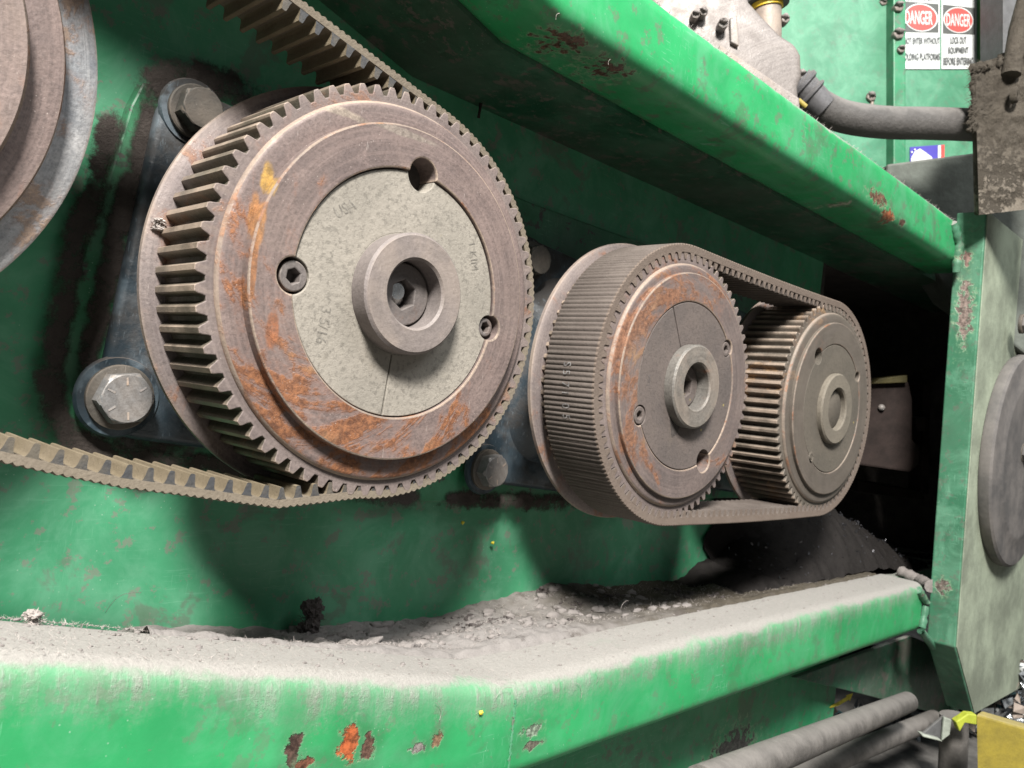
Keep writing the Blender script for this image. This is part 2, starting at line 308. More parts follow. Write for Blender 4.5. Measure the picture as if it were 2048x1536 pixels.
M['cap'] = simple('grey_cap', (0.07, 0.072, 0.075), 0.6, 0, 0.3, 6, 0.35)
M['cab'] = paint('cabinet_paint', base=(0.060, 0.225, 0.128), dirt=0.15, film=0.30, dust=0.4)
M['lime'] = simple('lime_green_panel', (0.085, 0.33, 0.09), 0.5, 0, 0.2, 1.5)
M['cab2'] = paint('cabinet_edge_paint', base=(0.025, 0.20, 0.09), dirt=0.3, film=0.1, dust=0.4)
M['white'] = simple('sign_white', (0.58, 0.60, 0.59), 0.6, 0, 0.12, 4, 0, .05)
M['red'] = simple('sign_red', (0.62, 0.07, 0.06), 0.5, 0, 0.1, 4, 0, .05)
M['black'] = simple('sign_black', (0.075, 0.08, 0.075), 0.5, 0, 0.1, 4, 0, .05)
M['grey_ink'] = simple('sign_grey_ink', (0.09, 0.095, 0.095), 0.6, 0, 0.1, 4, 0, .05)
M['navy'] = simple('sticker_navy', (0.06, 0.05, 0.35), 0.5, 0, 0.1, 4, 0, .05)
M['ink'] = simple('stamp_shadow', (0.150, 0.138, 0.118), 0.8, 0, 0.35, 30)  # darker tone replaces the shade inside the stamped grooves
M['ink2'] = simple('stamp_shadow_dark', (0.085, 0.074, 0.07), 0.8, 0, 0.4, 20)
M['white_ink'] = simple('belt_print', (0.20, 0.19, 0.185), 0.7, 0, 0.6, 30)
def crust():
    n = NT('caked_bracket')
    col = n.mix(n.noise(3, 6), (0.055, 0.047, 0.037), (0.095, 0.082, 0.066))
    k = n.math('MULTIPLY', n.step(n.math('ADD', n.noise(13, 8, .78), n.math('MULTIPLY', n.math('SUBTRACT', n.noise(3.2, 4), .5), .8)), .455, .53), n.step(n.math('ADD', n.pz, n.noise(4, 3)), 1.5, .2, 0.1, .9))
    col = n.mix(k, col, n.mix(n.noise(20, 5, .7), (0.17, 0.145, 0.115), (0.32, 0.28, 0.23)))
    return n.done(col, .9, 0, n.bump(n.math('ADD', n.noise(9, 7, .75), n.math('MULTIPLY', k, .4)), .9, .09), .15)
M['crust'] = crust()
M['bar'] = simple('dusty_bar', (0.085, 0.098, 0.085), 0.85, 0, 0.35, 2.5, 0.5, .6, 9, .2)
M['disc'] = simple('grey_guard_disc', (0.095, 0.092, 0.092), 0.7, 0.1, 0.35, 1.8, 0.25, .25, 14, .3, (0.15, 0.137, 0.128))
M['pipe'] = simple('dusty_pipe', (0.085, 0.078, 0.071), 0.75, 0, 0.4, 4, 0.38, .5, 18, .3)
M['brown'] = simple('brown_grime', (0.024, 0.0165, 0.0145), 0.85, 0, 0.4, 3, .06, spec=.2)
M['ystrip'] = simple('grimy_yellow', (0.06, 0.05, 0.015), 0.7, 0, 0.3)
M['ground'] = simple('dark_floor', (0.10, 0.095, 0.088), 0.85, 0, 0.5, 2)
M['foil'] = simple('crumpled_foil', (0.55, 0.58, 0.60), 0.22, 0.8, 0.4, 3)
M['foil_teal'] = simple('teal_scrap', (0.10, 0.20, 0.22), 0.35, 0.4, 0.5, 3)
M['foil_brown'] = simple('brown_scrap', (0.22, 0.18, 0.15), 0.6, 0.1, 0.5, 3)
M['foil_dark'] = simple('dark_scrap', (0.03, 0.035, 0.04), 0.3, 0.4, 0.5, 3)
M['clear'] = simple('pale_bracket', (0.30, 0.33, 0.28), 0.5, 0, 0.3, 5, .2)
M['speck'] = simple('yellow_fleck', (0.7, 0.6, 0.05), 0.6)

# ------------------------------------------------------------------ mesh helpers
WL = {}
def empty(name, loc, label, cat, group=None):
    o = bpy.data.objects.new(name, None); C.objects.link(o); o.location = Vector(loc) * S
    o.empty_display_size = 0.01; o['label'] = label; o['category'] = cat
    if group: o['group'] = group
    WL[o.name] = Vector(loc); return o
def tag(o, label, cat, group=None, kind=None):
    if label: o['label'] = label
    if cat: o['category'] = cat
    if group: o['group'] = group
    if kind: o['kind'] = kind
    return o
class MB:
    def __init__(s): s.v = []; s.f = []; s.mi = []
    def face(s, idx, m=0): s.f.append(tuple(idx)); s.mi.append(m)
    def add(s, verts, faces, m=0):
        b = len(s.v); s.v += [Vector(q) for q in verts]
        for q in faces: s.face([b + i for i in q], m)
    def quadstrip(s, rows, closed_u=False, closed_v=False, m=0):
        b = len(s.v); R_ = len(rows); N = len(rows[0])
        for r in rows: s.v += [Vector(q) for q in r]
        for i in range(R_ if closed_v else R_ - 1):
            for j in range(N if closed_u else N - 1):
                a = b + i * N + j; a2 = b + i * N + (j + 1) % N
                c = b + ((i + 1) % R_) * N + j; c2 = b + ((i + 1) % R_) * N + (j + 1) % N
                s.face((a, a2, c2, c), m)
    def lathe(s, prof, n=96, c=(0, 0, 0), m=0):           # prof: (radius, y) ; axis Y
        rows = []
        for r, y in prof:
            rows.append([(c[0] + r * math.cos(2 * PI * k / n), c[1] + y, c[2] + r * math.sin(2 * PI * k / n)) for k in range(n)])
        s.quadstrip(rows, closed_u=True, m=m)
    def tube(s, path, r, n=14, m=0, cap=True):
        rows = []; pts = [Vector(p) for p in path]
        up = Vector((0, 0, 1))
        for i, p in enumerate(pts):
            d = (pts[min(i + 1, len(pts) - 1)] - pts[max(i - 1, 0)]).normalized()
            a = d.cross(up); a = a.normalized() if a.length > 1e-4 else Vector((1, 0, 0)); b = d.cross(a).normalized()
            rr = r[i] if isinstance(r, (list, tuple)) else r
            rows.append([p + a * rr * math.cos(2 * PI * k / n) + b * rr * math.sin(2 * PI * k / n) for k in range(n)])
        base = len(s.v); s.quadstrip(rows, closed_u=True, m=m)
        if cap:
            s.face([base + k for k in range(n)][::-1], m); e = base + (len(rows) - 1) * n; s.face([e + k for k in range(n)], m)
    def prism(s, poly, ext, m=0, ms=None):                # poly: 3D points, ext: vector
        n = len(poly); b = len(s.v); s.v += [Vector(p) for p in poly] + [Vector(p) + Vector(ext) for p in poly]
        s.face([b + i for i in range(n)][::-1], m); s.face([b + n + i for i in range(n)], m)
        for i in range(n): s.face((b + i, b + (i + 1) % n, b + n + (i + 1) % n, b + n + i), m if ms is None else ms)
    def box(s, a, c, m=0):
        s.prism([(a[0], a[1], a[2]), (c[0], a[1], a[2]), (c[0], a[1], c[2]), (a[0], a[1], c[2])], (0, c[1] - a[1], 0), m)
    def blob(s, c, r, n=10, k=0.35, fr=2.0, m=0, squash=(1, 1, 1)):
        rows = []; c = Vector(c); off = Vector((rnd() * 50, rnd() * 50, rnd() * 50))
        for i in range(n + 1):
            th = PI * i / n
            row = []
            for j in range(2 * n):
                ph = PI * j / n
                d = Vector((math.sin(th) * math.cos(ph), math.sin(th) * math.sin(ph), math.cos(th)))
                rr = r * (1 + k * mn.fractal(d * fr + off, 1.0, 2.0, 4))
                row.append(c + Vector((d.x * squash[0], d.y * squash[1], d.z * squash[2])) * rr)
            rows.append(row)
        s.quadstrip(rows, closed_u=True, m=m)
    def build(s, name, mats, parent=None, smooth=None, recalc=True, bevel=0.0, seg=2, edge=None, elo=.25, ehi=.95):
        o0 = Vector((0, 0, 0)); p = parent
        if p is not None: o0 = WL[p.name]
        me = bpy.data.meshes.new(name)
        me.from_pydata([tuple((v - o0) * S) for v in s.v], [], s.f)
        for mm in (mats if isinstance(mats, (list, tuple)) else [mats]): me.materials.append(mm)
        me.polygons.foreach_set('material_index', s.mi)
        import bmesh
        if recalc or bevel:
            bm = bmesh.new(); bm.from_mesh(me)
            bmesh.ops.remove_doubles(bm, verts=bm.verts, dist=1e-6)
            if recalc: bmesh.ops.recalc_face_normals(bm, faces=bm.faces)
            if bevel:
                ed = [e for e in bm.edges if len(e.link_faces) == 2 and e.calc_face_angle(0) > 0.5]
                bmesh.ops.bevel(bm, geom=ed, offset=bevel * S, segments=seg, profile=0.5, affect='EDGES')
            bm.to_mesh(me); bm.free()
        if smooth is not None:
            me.shade_smooth(); me.set_sharp_from_angle(angle=math.radians(smooth))
        if edge is not None:
            me.materials.append(edge); k = len(me.materials) - 1
            for p_ in me.polygons:
                if elo < abs(p_.normal.y) < ehi: p_.material_index = k
        o = bpy.data.objects.new(name, me); C.objects.link(o)
        if parent is not None: o.parent = parent
        WL[o.name] = o0
        return o

DG = None
def curve_mesh(loops, half, bev=0.0, bres=1):
    cu = bpy.data.curves.new('outline', 'CURVE'); cu.dimensions = '2D'; cu.fill_mode = 'BOTH'
    cu.extrude = max(half - bev, 1e-4); cu.bevel_depth = bev; cu.bevel_resolution = bres; cu.offset = -bev
    for lp in loops:
        sp = cu.splines.new('POLY'); sp.points.add(len(lp) - 1); sp.use_cyclic_u = True
        for q, p in zip(sp.points, lp): q.co = (p[0], p[1], 0, 1)
    o = bpy.data.objects.new('outline', cu); C.objects.link(o)
    dg = bpy.context.evaluated_depsgraph_get(); me = bpy.data.meshes.new_from_object(o.evaluated_get(dg))
    vs = [v.co.copy() for v in me.vertices]; fs = [tuple(p.vertices) for p in me.polygons]
    bpy.data.objects.remove(o); bpy.data.curves.remove(cu); bpy.data.meshes.remove(me)
    return vs, fs
def plate2d(mb, loops, y0, y1, c=(0, 0, 0), bev=0.0, m=0):
    """extruded flat outline in the XZ plane from y0 (front) to y1 (back), with holes"""
    vs, fs = curve_mesh(loops, (y1 - y0) / 2, bev)
    ym = (y0 + y1) / 2
    mb.add([(c[0] + v.x, c[1] + ym - v.z, c[2] + v.y) for v in vs], fs, m)
def circ(r, n=72, c=(0, 0), a0=0.0): return [(c[0] + r * math.cos(a0 + 2 * PI * k / n), c[1] + r * math.sin(a0 + 2 * PI * k / n)) for k in range(n)]
def notched(r, holes, slits=(), n=180, out=False):
    """circle of radius r; each hole (angle, dist, rad) bites it (out=False) or bulges it (out=True)"""
    pts = []
    ev = []
    for a, d, hr in holes:
        ca = (r * r + d * d - hr * hr) / (2 * r * d); half = math.acos(max(-1, min(1, ca)))
        cx, cy = d * math.cos(a), d * math.sin(a)
        p1 = (r * math.cos(a - half), r * math.sin(a - half)); p2 = (r * math.cos(a + half), r * math.sin(a + half))
        b1 = math.atan2(p1[1] - cy, p1[0] - cx); b2 = math.atan2(p2[1] - cy, p2[0] - cx)
        if not out:
            while b2 > b1: b2 -= 2 * PI
        else:
            while b2 < b1: b2 += 2 * PI
        arc = [(cx + hr * math.cos(b1 + (b2 - b1) * k / 18), cy + hr * math.sin(b1 + (b2 - b1) * k / 18)) for k in range(19)]
        ev.append((a % (2 * PI), half, arc))
    for a, w_, ri in slits:
        half = w_ / r
        ev.append((a % (2 * PI), half, [(r * math.cos(a - half), r * math.sin(a - half)), (ri * math.cos(a - w_ * .6 / ri), ri * math.sin(a - w_ * .6 / ri)),
                                        (ri * math.cos(a + w_ * .6 / ri), ri * math.sin(a + w_ * .6 / ri)), (r * math.cos(a + half), r * math.sin(a + half))]))
    ev.sort(key=lambda e: e[0])
    items = []
    for k in range(n):
        t = 2 * PI * k / n
        if all(abs((t - e[0] + PI) % (2 * PI) - PI) > e[1] + 1e-3 for e in ev): items.append((t, [(r * math.cos(t), r * math.sin(t))]))
    for e in ev: items.append((e[0], e[2]))
    items.sort(key=lambda e: e[0])
    for _, l in items: pts += l
    return pts
FONT = None
def text_mesh(s, size, sx=1.0, bold=0.0, align='CENTER'):
    cu = bpy.data.curves.new('lettering', 'FONT'); cu.body = s; cu.size = size; cu.align_x = align; cu.align_y = 'CENTER'; cu.offset = bold; cu.extrude = size * 0.01
    cu.resolution_u = 3
    o = bpy.data.objects.new('lettering', cu); C.objects.link(o)
    dg = bpy.context.evaluated_depsgraph_get(); me = bpy.data.meshes.new_from_object(o.evaluated_get(dg))
    vs = [Vector((v.co.x * sx, v.co.y, v.co.z)) for v in me.vertices]; fs = [tuple(p.vertices) for p in me.polygons]
    bpy.data.objects.remove(o); bpy.data.curves.remove(cu); bpy.data.meshes.remove(me)
    return vs, fs

# ------------------------------------------------------------------ machine housing: plates behind the pulleys
WY = 1.15
def gridplate(mb, f, nu, nv, m=0):
    mb.quadstrip([[f(i / nu, j / nv) for i in range(nu + 1)] for j in range(nv + 1)], m=m)
house = empty('machine_housing', (0, 0, -2.1), 'dirty green steel machine housing whose recessed back plate carries the toothed pulleys', 'machine housing')
mb = MB()
gridplate(mb, lambda a, b: (-9 + 16.2 * a, WY + 0.012 * mn.noise(Vector((a * 14, b * 6, 3))), -2.4 + (4.06 + max(0, 9.8 - 16.2 * a) * .268) * b), 81, 20)
mb.build('back_plate', M['panel'], house, 60)
mb = MB(); pad = [P(u, v, 1.06) for u, v in ((285, 165), (262, 210), (115, 690), (100, 815), (172, 888), (480, 928), (850, 1005), (1113, 1002))]
pad = [(p.x, p.z) for p in pad] + [(6.0, -1.24), (6.0, 1.05), (2.0, 1.05), (-0.2, 1.12)]
mb.prism([(x, 1.06, z) for x, z in pad], (0, WY - 1.06 + .02, 0)); mb.build('mounting_pad', M['pad'], house, bevel=0.012)
mb = MB()
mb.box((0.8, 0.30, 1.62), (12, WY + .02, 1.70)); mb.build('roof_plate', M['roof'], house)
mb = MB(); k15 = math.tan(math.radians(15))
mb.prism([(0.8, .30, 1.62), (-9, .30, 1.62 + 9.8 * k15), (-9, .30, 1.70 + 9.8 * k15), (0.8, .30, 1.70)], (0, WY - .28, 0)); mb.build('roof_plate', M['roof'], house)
mb = MB(); mb.box((-.4, 0.30, -2.3), (12, 3.2, -2.12)); mb.build('bottom_ledge', M['panel'], house)
mb = MB(); mb.box((11.2, -.1, -2.12), (11.3, 3.2, 1.62)); mb.box((7.2, 3.1, -2.12), (11.2, 3.2, 1.62)); mb.box((7.2, WY, -2.12), (7.28, 3.1, 1.62)); mb.box((7.2, WY+.02, 1.62), (12, 3.2, 1.70)); mb.build('end_plate', M['dark'], house)  # added walls that keep stray light out of the dark recess
mb = MB(); gridplate(mb, lambda a, b: (-4 + 11.1 * a, .46 + 0.01 * mn.noise(Vector((a * 12, b * 5, 9))), -6 + 3.75 * b), 30, 12)
mb.build('lower_panel', M['panel_low'], house, 60)
for pts_ in (((1662, 1412), (1690, 1396), (1701, 1390), (1700, 1398), (1676, 1412), (1660, 1416)), ((1692, 1391), (1706, 1386), (1700, 1402))):
    mb = MB(); mb.prism([P(u, v, .452) for u, v in pts_], (0, .004, 0)); mb.build('yellow_mark', M['speck'], house)
# far dark strip of dirt on the end of the back plate
mb = MB(); gridplate(mb, lambda a, b: (5.15 + 2.1 * a + .25 * mn.noise(Vector((b * 4, 7, 1))) * (1 - a), WY - .035 - .02 * mn.noise(Vector((a * 8, b * 14, 5))), -2.15 + 1.2 * b + .5 * a * b), 30, 24)
mb.build('black_dirt_crust', M['heap'], house, 60)

# ------------------------------------------------------------------ guard frame
def tube_section(y0, y1, z0, z1, r, n=5):
    pts = []
    for cx, cz, a0 in ((y1 - r, z1 - r, 0), (y0 + r, z1 - r, PI / 2), (y0 + r, z0 + r, PI), (y1 - r, z0 + r, 1.5 * PI)):
        for k in range(n + 1): a = a0 + PI / 2 * k / n; pts.append((cx + r * math.cos(a), cz + r * math.sin(a)))
    out = []
    for i, p in enumerate(pts):                 # a few extra points on the flats so that the dust boundary can wander
        q = pts[(i + 1) % len(pts)]; out.append(p)
        L = math.hypot(q[0] - p[0], q[1] - p[1])
        if L > .15:
            for k in range(1, 5): out.append((p[0] + (q[0] - p[0]) * k / 5, p[1] + (q[1] - p[1]) * k / 5))
    return out
frame = empty('tube_guard', (0, 0, 0), 'welded green square tube guard in front of the pulleys, dusty along its tops', 'guard')
def rail(xk, x0, x1, y0, y1, z0, z1, ang, r, mat, label):
    sec = tube_section(y0, y1, z0, z1, r); t = math.tan(math.radians(ang)); mb = MB(); rows = []
    xs = [x0 + (xk - x0) * k / 14 for k in range(14)] + [xk + (x1 - xk) * (k / 40) ** 1.3 for k in range(41)]
    for x in xs:
        dz = max(0, xk - x) * t
        rows.append([(x, y, z + dz + .004 * mn.noise(Vector((x * 1.7, y * 3, z * 3)))) for y, z in sec])
    mb.quadstrip(rows, closed_u=True); o = mb.build('rail', mat, frame, 50); o['label'] = label; return o
low = rail(.97, -6, 7.62, -.2, .35, -2.585, -2.03, 12.0, .10, M['rail_low'], 'lower green tube rail under a thick layer of grey dust')
upp = rail(.80, -5, 8.15, -.2, .35, 1.63, 2.155, 15.5, .12, M['rail_up'], 'upper green tube rail with chipped paint, sloping over the pulleys')
# weld seam on the mitre of the lower rail
mb = MB(); rows = []
for k in range(60):
    z = -2.11 - .44 * k / 59; x = .985 + .010 * mn.noise(Vector((k * .3, 2, 0))); w_ = max(.002, .009 + .012 * mn.noise(Vector((k * .9, 8, 0))))
    rows.append([(x - w_, -.2022, z), (x, -.2045, z), (x + w_, -.2022, z)])
mb.quadstrip(rows); mb.build('weld_seam', M['seam'], frame, 70, recalc=False)
PY0, PY1 = -.46, -.14
def px0(z): return 7.78 + (1.5 - z) * .078
fl = P(1925, 1290, PY0); fb = P(1948, 1428, PY0); fr = P(2048, 1372, PY0); fr2 = P(2140, 1310, PY0)
poly = [(px0(2.25), 2.25), (px0(fl.z), fl.z), (fb.x, fb.z), (fr.x, fr.z), (fr2.x, fr2.z), (fr2.x, 2.25)]
mb = MB(); mb.prism([(x, PY0 + .012, z) for x, z in poly], (0, PY1 - PY0 - .012, 0)); mb.build('post', M['post'], frame, bevel=.014)
mb = MB(); mb.prism([(x + (.03 if i in (0, 1, 2) else 0), PY0, z) for i, (x, z) in enumerate(poly)], (0, .012, 0)); mb.build('post_face', M['post_front'], frame, bevel=.004)
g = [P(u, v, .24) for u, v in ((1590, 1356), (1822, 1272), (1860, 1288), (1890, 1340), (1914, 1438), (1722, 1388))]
mb = MB(); mb.prism(g, (0, .06, 0)); mb.build('gusset_plate', M['roof'], frame, bevel=.01)  # darker paint puts the rail's shade into the gusset's colour
def bead(path, r, name='weld_bead', mat=None):
    mb = MB(); pts = []
    for (a, b) in zip(path, path[1:]):
        for k in range(8): pts.append(Vector(a).lerp(Vector(b), k / 8))
    pts.append(Vector(path[-1]))
    mb.tube(pts, [r * (1 + .35 * mn.noise(Vector((i * .8, r * 90, 1)))) for i in range(len(pts))], 9); return mb.build(name, mat or M['post'], frame, 70)
bead([P(1836, 1180, -.2), P(1852, 1205, -.22), P(1842, 1262, -.22), P(1872, 1300, -.16), P(1898, 1370, -.14), P(1912, 1432, -.13)], .045)
bead([P(1905, 446, -.2), P(1918, 490, -.23), P(1912, 545, -.22)], .05)
bead([P(1862, 1172, -.15), P(1838, 1160, .05), P(1800, 1142, .3)], .07, mat=M['dust'])
# ------------------------------------------------------------------ pulleys
def gear_loop(R_, teeth, depth, ph=0.0, tipw=.40, rootw=.24):
    p = 2 * PI / teeth; lp = []
    for k in range(teeth):
        a = ph + k * p
        q = R_ - depth
        for da, r in ((-.5 + rootw / 2, q), (-.5 + rootw / 2 + .07, q + .012), (-tipw / 2 - .03, R_ - .010), (-tipw / 2 + .05, R_), (tipw / 2 - .05, R_), (tipw / 2 + .03, R_ - .010), (.5 - rootw / 2 - .07, q + .012), (.5 - rootw / 2, q)):
            lp.append(((r) * math.cos(a + da * p), (r) * math.sin(a + da * p)))
    return lp
def hexa(r, a0=0.3): return circ(r, 6, a0=a0)
def socket_screw(parent, c, r, hexr, y0, y1, mat, a0, name='socket_screw'):
    mb = MB(); plate2d(mb, [[(c[0] + x, c[2] + z) for x, z in circ(r, 32)], [(c[0] + x, c[2] + z) for x, z in hexa(hexr, a0)]], y0, y1, bev=.006)
    mb.add([(c[0] + x, y1 - .002, c[2] + z) for x, z in circ(hexr * 1.1, 6, a0=a0)], [tuple(range(6))])
    return mb.build(name, mat, parent, 14)
def pulley(name, label, loc, R_, width, teeth, ph, flR, ydisc, discR, bushR, yb, hubR, boreR, yhub, mats, holes, screws, slits, hexr, group=None, hub_screw=True, keyslot=None, tipw=.36, tdep=.046):
    t = empty(name, loc, label, 'pulley', group)
    x, y, z = loc
    mb = MB(); lp = gear_loop(R_, teeth, tdep, ph, tipw)
    plate2d(mb, [lp, circ(R_ - .16, 96)], y, y + width, (x, 0, z), .004); mb.build('toothed_rim', mats['teeth'], t, 14, edge=mats['flank'], elo=-1, ehi=.25)
    mb = MB()                                    # outer face of the web
    mb.lathe([(R_ - .17, y + .02), (R_ - .082, y + .02), (R_ - .080, y - .006), (R_ - .092, y - .024), (R_ - .105, y - .028), (discR + .012, y - .028), (discR - .05, y - .026)], 160, (x, 0, z))
    mb.build('rim_face', mats['face'], t, 50, edge=mats['edge'])
    mb = MB()                                    # raised disc with the taper bore
    plate2d(mb, [circ(discR, 160), notched(bushR, holes, out=True)[::-1]], ydisc, y + .06, (x, 0, z), .009); mb.build('raised_disc', mats['face'], t, 14, edge=mats['edge'])
    mb = MB(); plate2d(mb, [notched(bushR - .006, holes, slits), circ(boreR + .02, 64)[::-1]], yb, y + .05, (x, 0, z), .004)
    bu = mb.build('taper_bushing', mats['bush'], t, 14)
    mb = MB(); mb.add([(x + a, y + .045, z + b) for a, b in circ(R_ * .8, 64)], [tuple(range(64))]); mb.build('bore_shadow_plate', M['dark'], t)  # dark sheet behind the holes stands in for the shade inside them
    for a, d, sr, hr, dy in screws:
        socket_screw(bu, (x + d * math.cos(a), 0, z + d * math.sin(a)), sr, hr, yb + dy, yb + dy + .07, mats['screw'], a + .4)
    mb = MB(); mb.lathe([(boreR, yb + .06), (boreR, yhub + .012), (boreR + .012, yhub), (hubR - .014, yhub), (hubR, yhub + .014), (hubR, yb + .012), (hubR + .006, yb - .001)], 96, (x, 0, z))
    mb.build('hub', mats['hub'], t, 40)
    if hub_screw:
        socket_screw(t, (x, 0, z), boreR * .93, hexr, yhub + .10, yhub + .2, mats['screw'], .5, 'centre_screw')
    else:
        mb = MB(); mb.lathe([(0, yhub + .04), (boreR * .9, yhub + .045), (boreR, yhub + .06)], 40, (x, 0, z)); mb.build('shaft_end', mats['screw'], t, 40)
    mb = MB(); yf = y + width                    # rear flange
    mb.lathe([(R_ - .1, yf), (flR - .012, yf), (flR, yf + .01), (flR, yf + .035), (flR - .02, yf + .045), (R_ - .1, yf + .045)], 180, (x, 0, z)); mb.build('flange', mats['flange'], t, 40)
    mb = MB(); mb.lathe([(.42, yf + .03), (.42, .98)], 48, (x, 0, z)); mb.build('shaft_boss', M['housing'], t, 40)
    return t, bu
def stamp(parent, root, s, c, size, ang, y, mat, sx=.9):
    vs, fs = text_mesh(s, size, sx); ca, sa = math.cos(ang), math.sin(ang); mb = MB()
    mb.add([(c[0] + v.x * ca - v.y * sa, y - .0012 - v.z * .1, c[1] + v.x * sa + v.y * ca) for v in vs], fs)
    return mb.build('stamped_lettering', mat, parent)
def angd(u, v, y, c):
    p = P(u, v, y); return math.atan2(p.z - c[2], p.x - c[0]), math.hypot(p.x - c[0], p.z - c[2])

# big front pulley
c1 = (0, 0, 0); yb1 = -.072
a1, d1 = angd(601, 554, yb1, c1); a2, d2 = angd(962, 650, yb1, c1); a3, d3 = angd(842, 360, yb1, c1)
a4, _ = angd(766, 815, yb1, c1); a5, _ = angd(824, 452, yb1, c1)
m1 = dict(flank=M['flank'], edge=M['edge'], teeth=M['teeth'], face=M['face'], bush=M['bush'], hub=M['hub'], flange=M['flange'], screw=M['screw'])
p1, b1 = pulley('toothed_pulley', 'large rust streaked toothed pulley with a pale grey centre bushing, nearest the camera', c1, 1.0, .41, 72, math.radians(2.9), 1.064,
    -.088, .81, .603, yb1, .292, .163, -.185, m1, [(a1, .598, .082), (a2, .60, .066), (a3, .60, .082)], [(a1, .590, .068, .036, .004), (a2, .592, .05, .03, .014)], [(a4, .005, .30)], .075)
mb = MB(); mb.lathe([(0, -.075), (.04, -.075), (.075, -.03)], 24, (-.03, .0, .01)); mb.build('bright_nut', M['bright'], p1, 40)
for s, u, v, sz, an in (('USA', 690, 418, .075, .62), ('3 5/16', 646, 650, .075, -1.62), ('1 KIM', 946, 512, .07, -1.25)):
    q = P(u, v, yb1); stamp(b1, p1, s, (q.x, q.z), sz, an, yb1, M['ink'])
# second pulley
c2 = (2.6185, 0, -.2236); yb2 = -.056
aa = [angd(1040 + X / 2.438, 460 + Y / 2.438, yb2, c2) for X, Y in ((598, 895), (1002, 585), (888, 1105), (762, 450))]
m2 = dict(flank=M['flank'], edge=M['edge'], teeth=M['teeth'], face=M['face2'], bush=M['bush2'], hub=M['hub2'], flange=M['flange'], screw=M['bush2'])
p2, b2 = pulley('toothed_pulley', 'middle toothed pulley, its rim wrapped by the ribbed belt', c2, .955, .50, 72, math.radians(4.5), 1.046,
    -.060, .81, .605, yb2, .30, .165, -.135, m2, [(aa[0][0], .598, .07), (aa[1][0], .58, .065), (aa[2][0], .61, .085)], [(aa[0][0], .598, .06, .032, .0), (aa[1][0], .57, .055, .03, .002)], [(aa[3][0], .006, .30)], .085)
mb = MB(); q = P(1348, 850, -.058); mb.prism([(q.x - .06, -.058, q.z + .05), (q.x + .09, -.058, q.z + .03), (q.x + .05, -.058, q.z - .06), (q.x - .01, -.058, q.z - .09)], (0, .004, 0)); mb.build('key_slot', M['dark'], p2)
for s, u, v, sz, an in (('3 5/16', 1288, 690, .06, 1.3), ('USA', 1298, 760, .05, 1.5)):
    q = P(u, v, yb2); stamp(b2, p2, s, (q.x, q.z), sz, an, yb2, M['ink2'])
# third pulley
c3 = (5.075, 0, -.2204); yb3 = -.056
ab = [angd(1560 + X / 3.655, 620 + Y / 3.655, yb3, c3) for X, Y in ((292, 380), (235, 1065), (548, 510))]
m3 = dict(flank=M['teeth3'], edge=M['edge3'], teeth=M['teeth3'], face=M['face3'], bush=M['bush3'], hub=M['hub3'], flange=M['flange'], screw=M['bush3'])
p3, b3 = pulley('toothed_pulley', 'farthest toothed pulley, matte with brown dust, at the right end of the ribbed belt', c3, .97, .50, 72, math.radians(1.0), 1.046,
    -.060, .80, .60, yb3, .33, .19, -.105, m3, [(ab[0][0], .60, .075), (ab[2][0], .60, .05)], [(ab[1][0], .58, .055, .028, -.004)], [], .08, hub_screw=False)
q = P(1680, 755, -.058); mb = MB(); mb.prism([(q.x - .07, -.058, q.z - .02), (q.x, -.058, q.z + .04), (q.x + .09, -.058, q.z - .02)], (0, .004, 0)); mb.build('key_slot', M['dark'], p3)

# flanged pulley at the left edge
c0 = (-2.5158, .41, .590)
p0 = empty('flanged_pulley', c0, 'large pulley with a bare steel flange, cut off by the left edge', 'pulley')
mb = MB(); mb.lathe([(.90, .425), (1.190, .41), (1.204, .42), (1.204, .455), (1.18, .465), (.90, .465)], 200, (c0[0], 0, c0[2])); mb.build('flange', M['silver'], p0, 40)
mb = MB(); mb.lathe([(1.024, .43), (1.030, .325), (1.022, .312), (1.00, .306), (.80, .305)], 180, (-2.489, 0, .575)); mb.build('rim_face', M['face'], p0, 40, edge=M['edge'])
mb = MB(); mb.lathe([(.866, .31), (.866, .222), (.853, .205), (.50, .205), (0, .205)], 180, (-2.476, 0, .570)); mb.build('raised_disc', M['face'], p0, 40, edge=M['edge'])
mb = MB(); mb.lathe([(.9, .46), (.9, .75), (1.0, .76), (1.0, .80), (.4, .80), (.4, 1.1)], 100, (c0[0], 0, c0[2])); mb.build('drum', M['flange'], p0, 40)

# ------------------------------------------------------------------ belts
def resample(pts, ds):
    out = []; acc = 0; L = [0]
    for a, b in zip(pts, pts[1:]): L.append(L[-1] + math.hypot(b[0] - a[0], b[1] - a[1]))
    n = int(L[-1] / ds); j = 0
    for k in range(n + 1):
        s = k * L[-1] / n
        while j < len(L) - 2 and L[j + 1] < s: j += 1
        f = (s - L[j]) / max(1e-9, L[j + 1] - L[j]); a, b = pts[j], pts[j + 1]
        out.append((a[0] + (b[0] - a[0]) * f, a[1] + (b[1] - a[1]) * f))
    return out, L[-1] / n
def normals(pts, inward, closed=False):
    ns = []; N = len(pts)
    for i in range(N):
        a = pts[(i - 1) % N] if closed else pts[max(0, i - 1)]; b = pts[(i + 1) % N] if closed else pts[min(N - 1, i + 1)]
        d = Vector((b[0] - a[0], b[1] - a[1])).normalized(); ns.append((-d.y * inward, d.x * inward))
    return ns
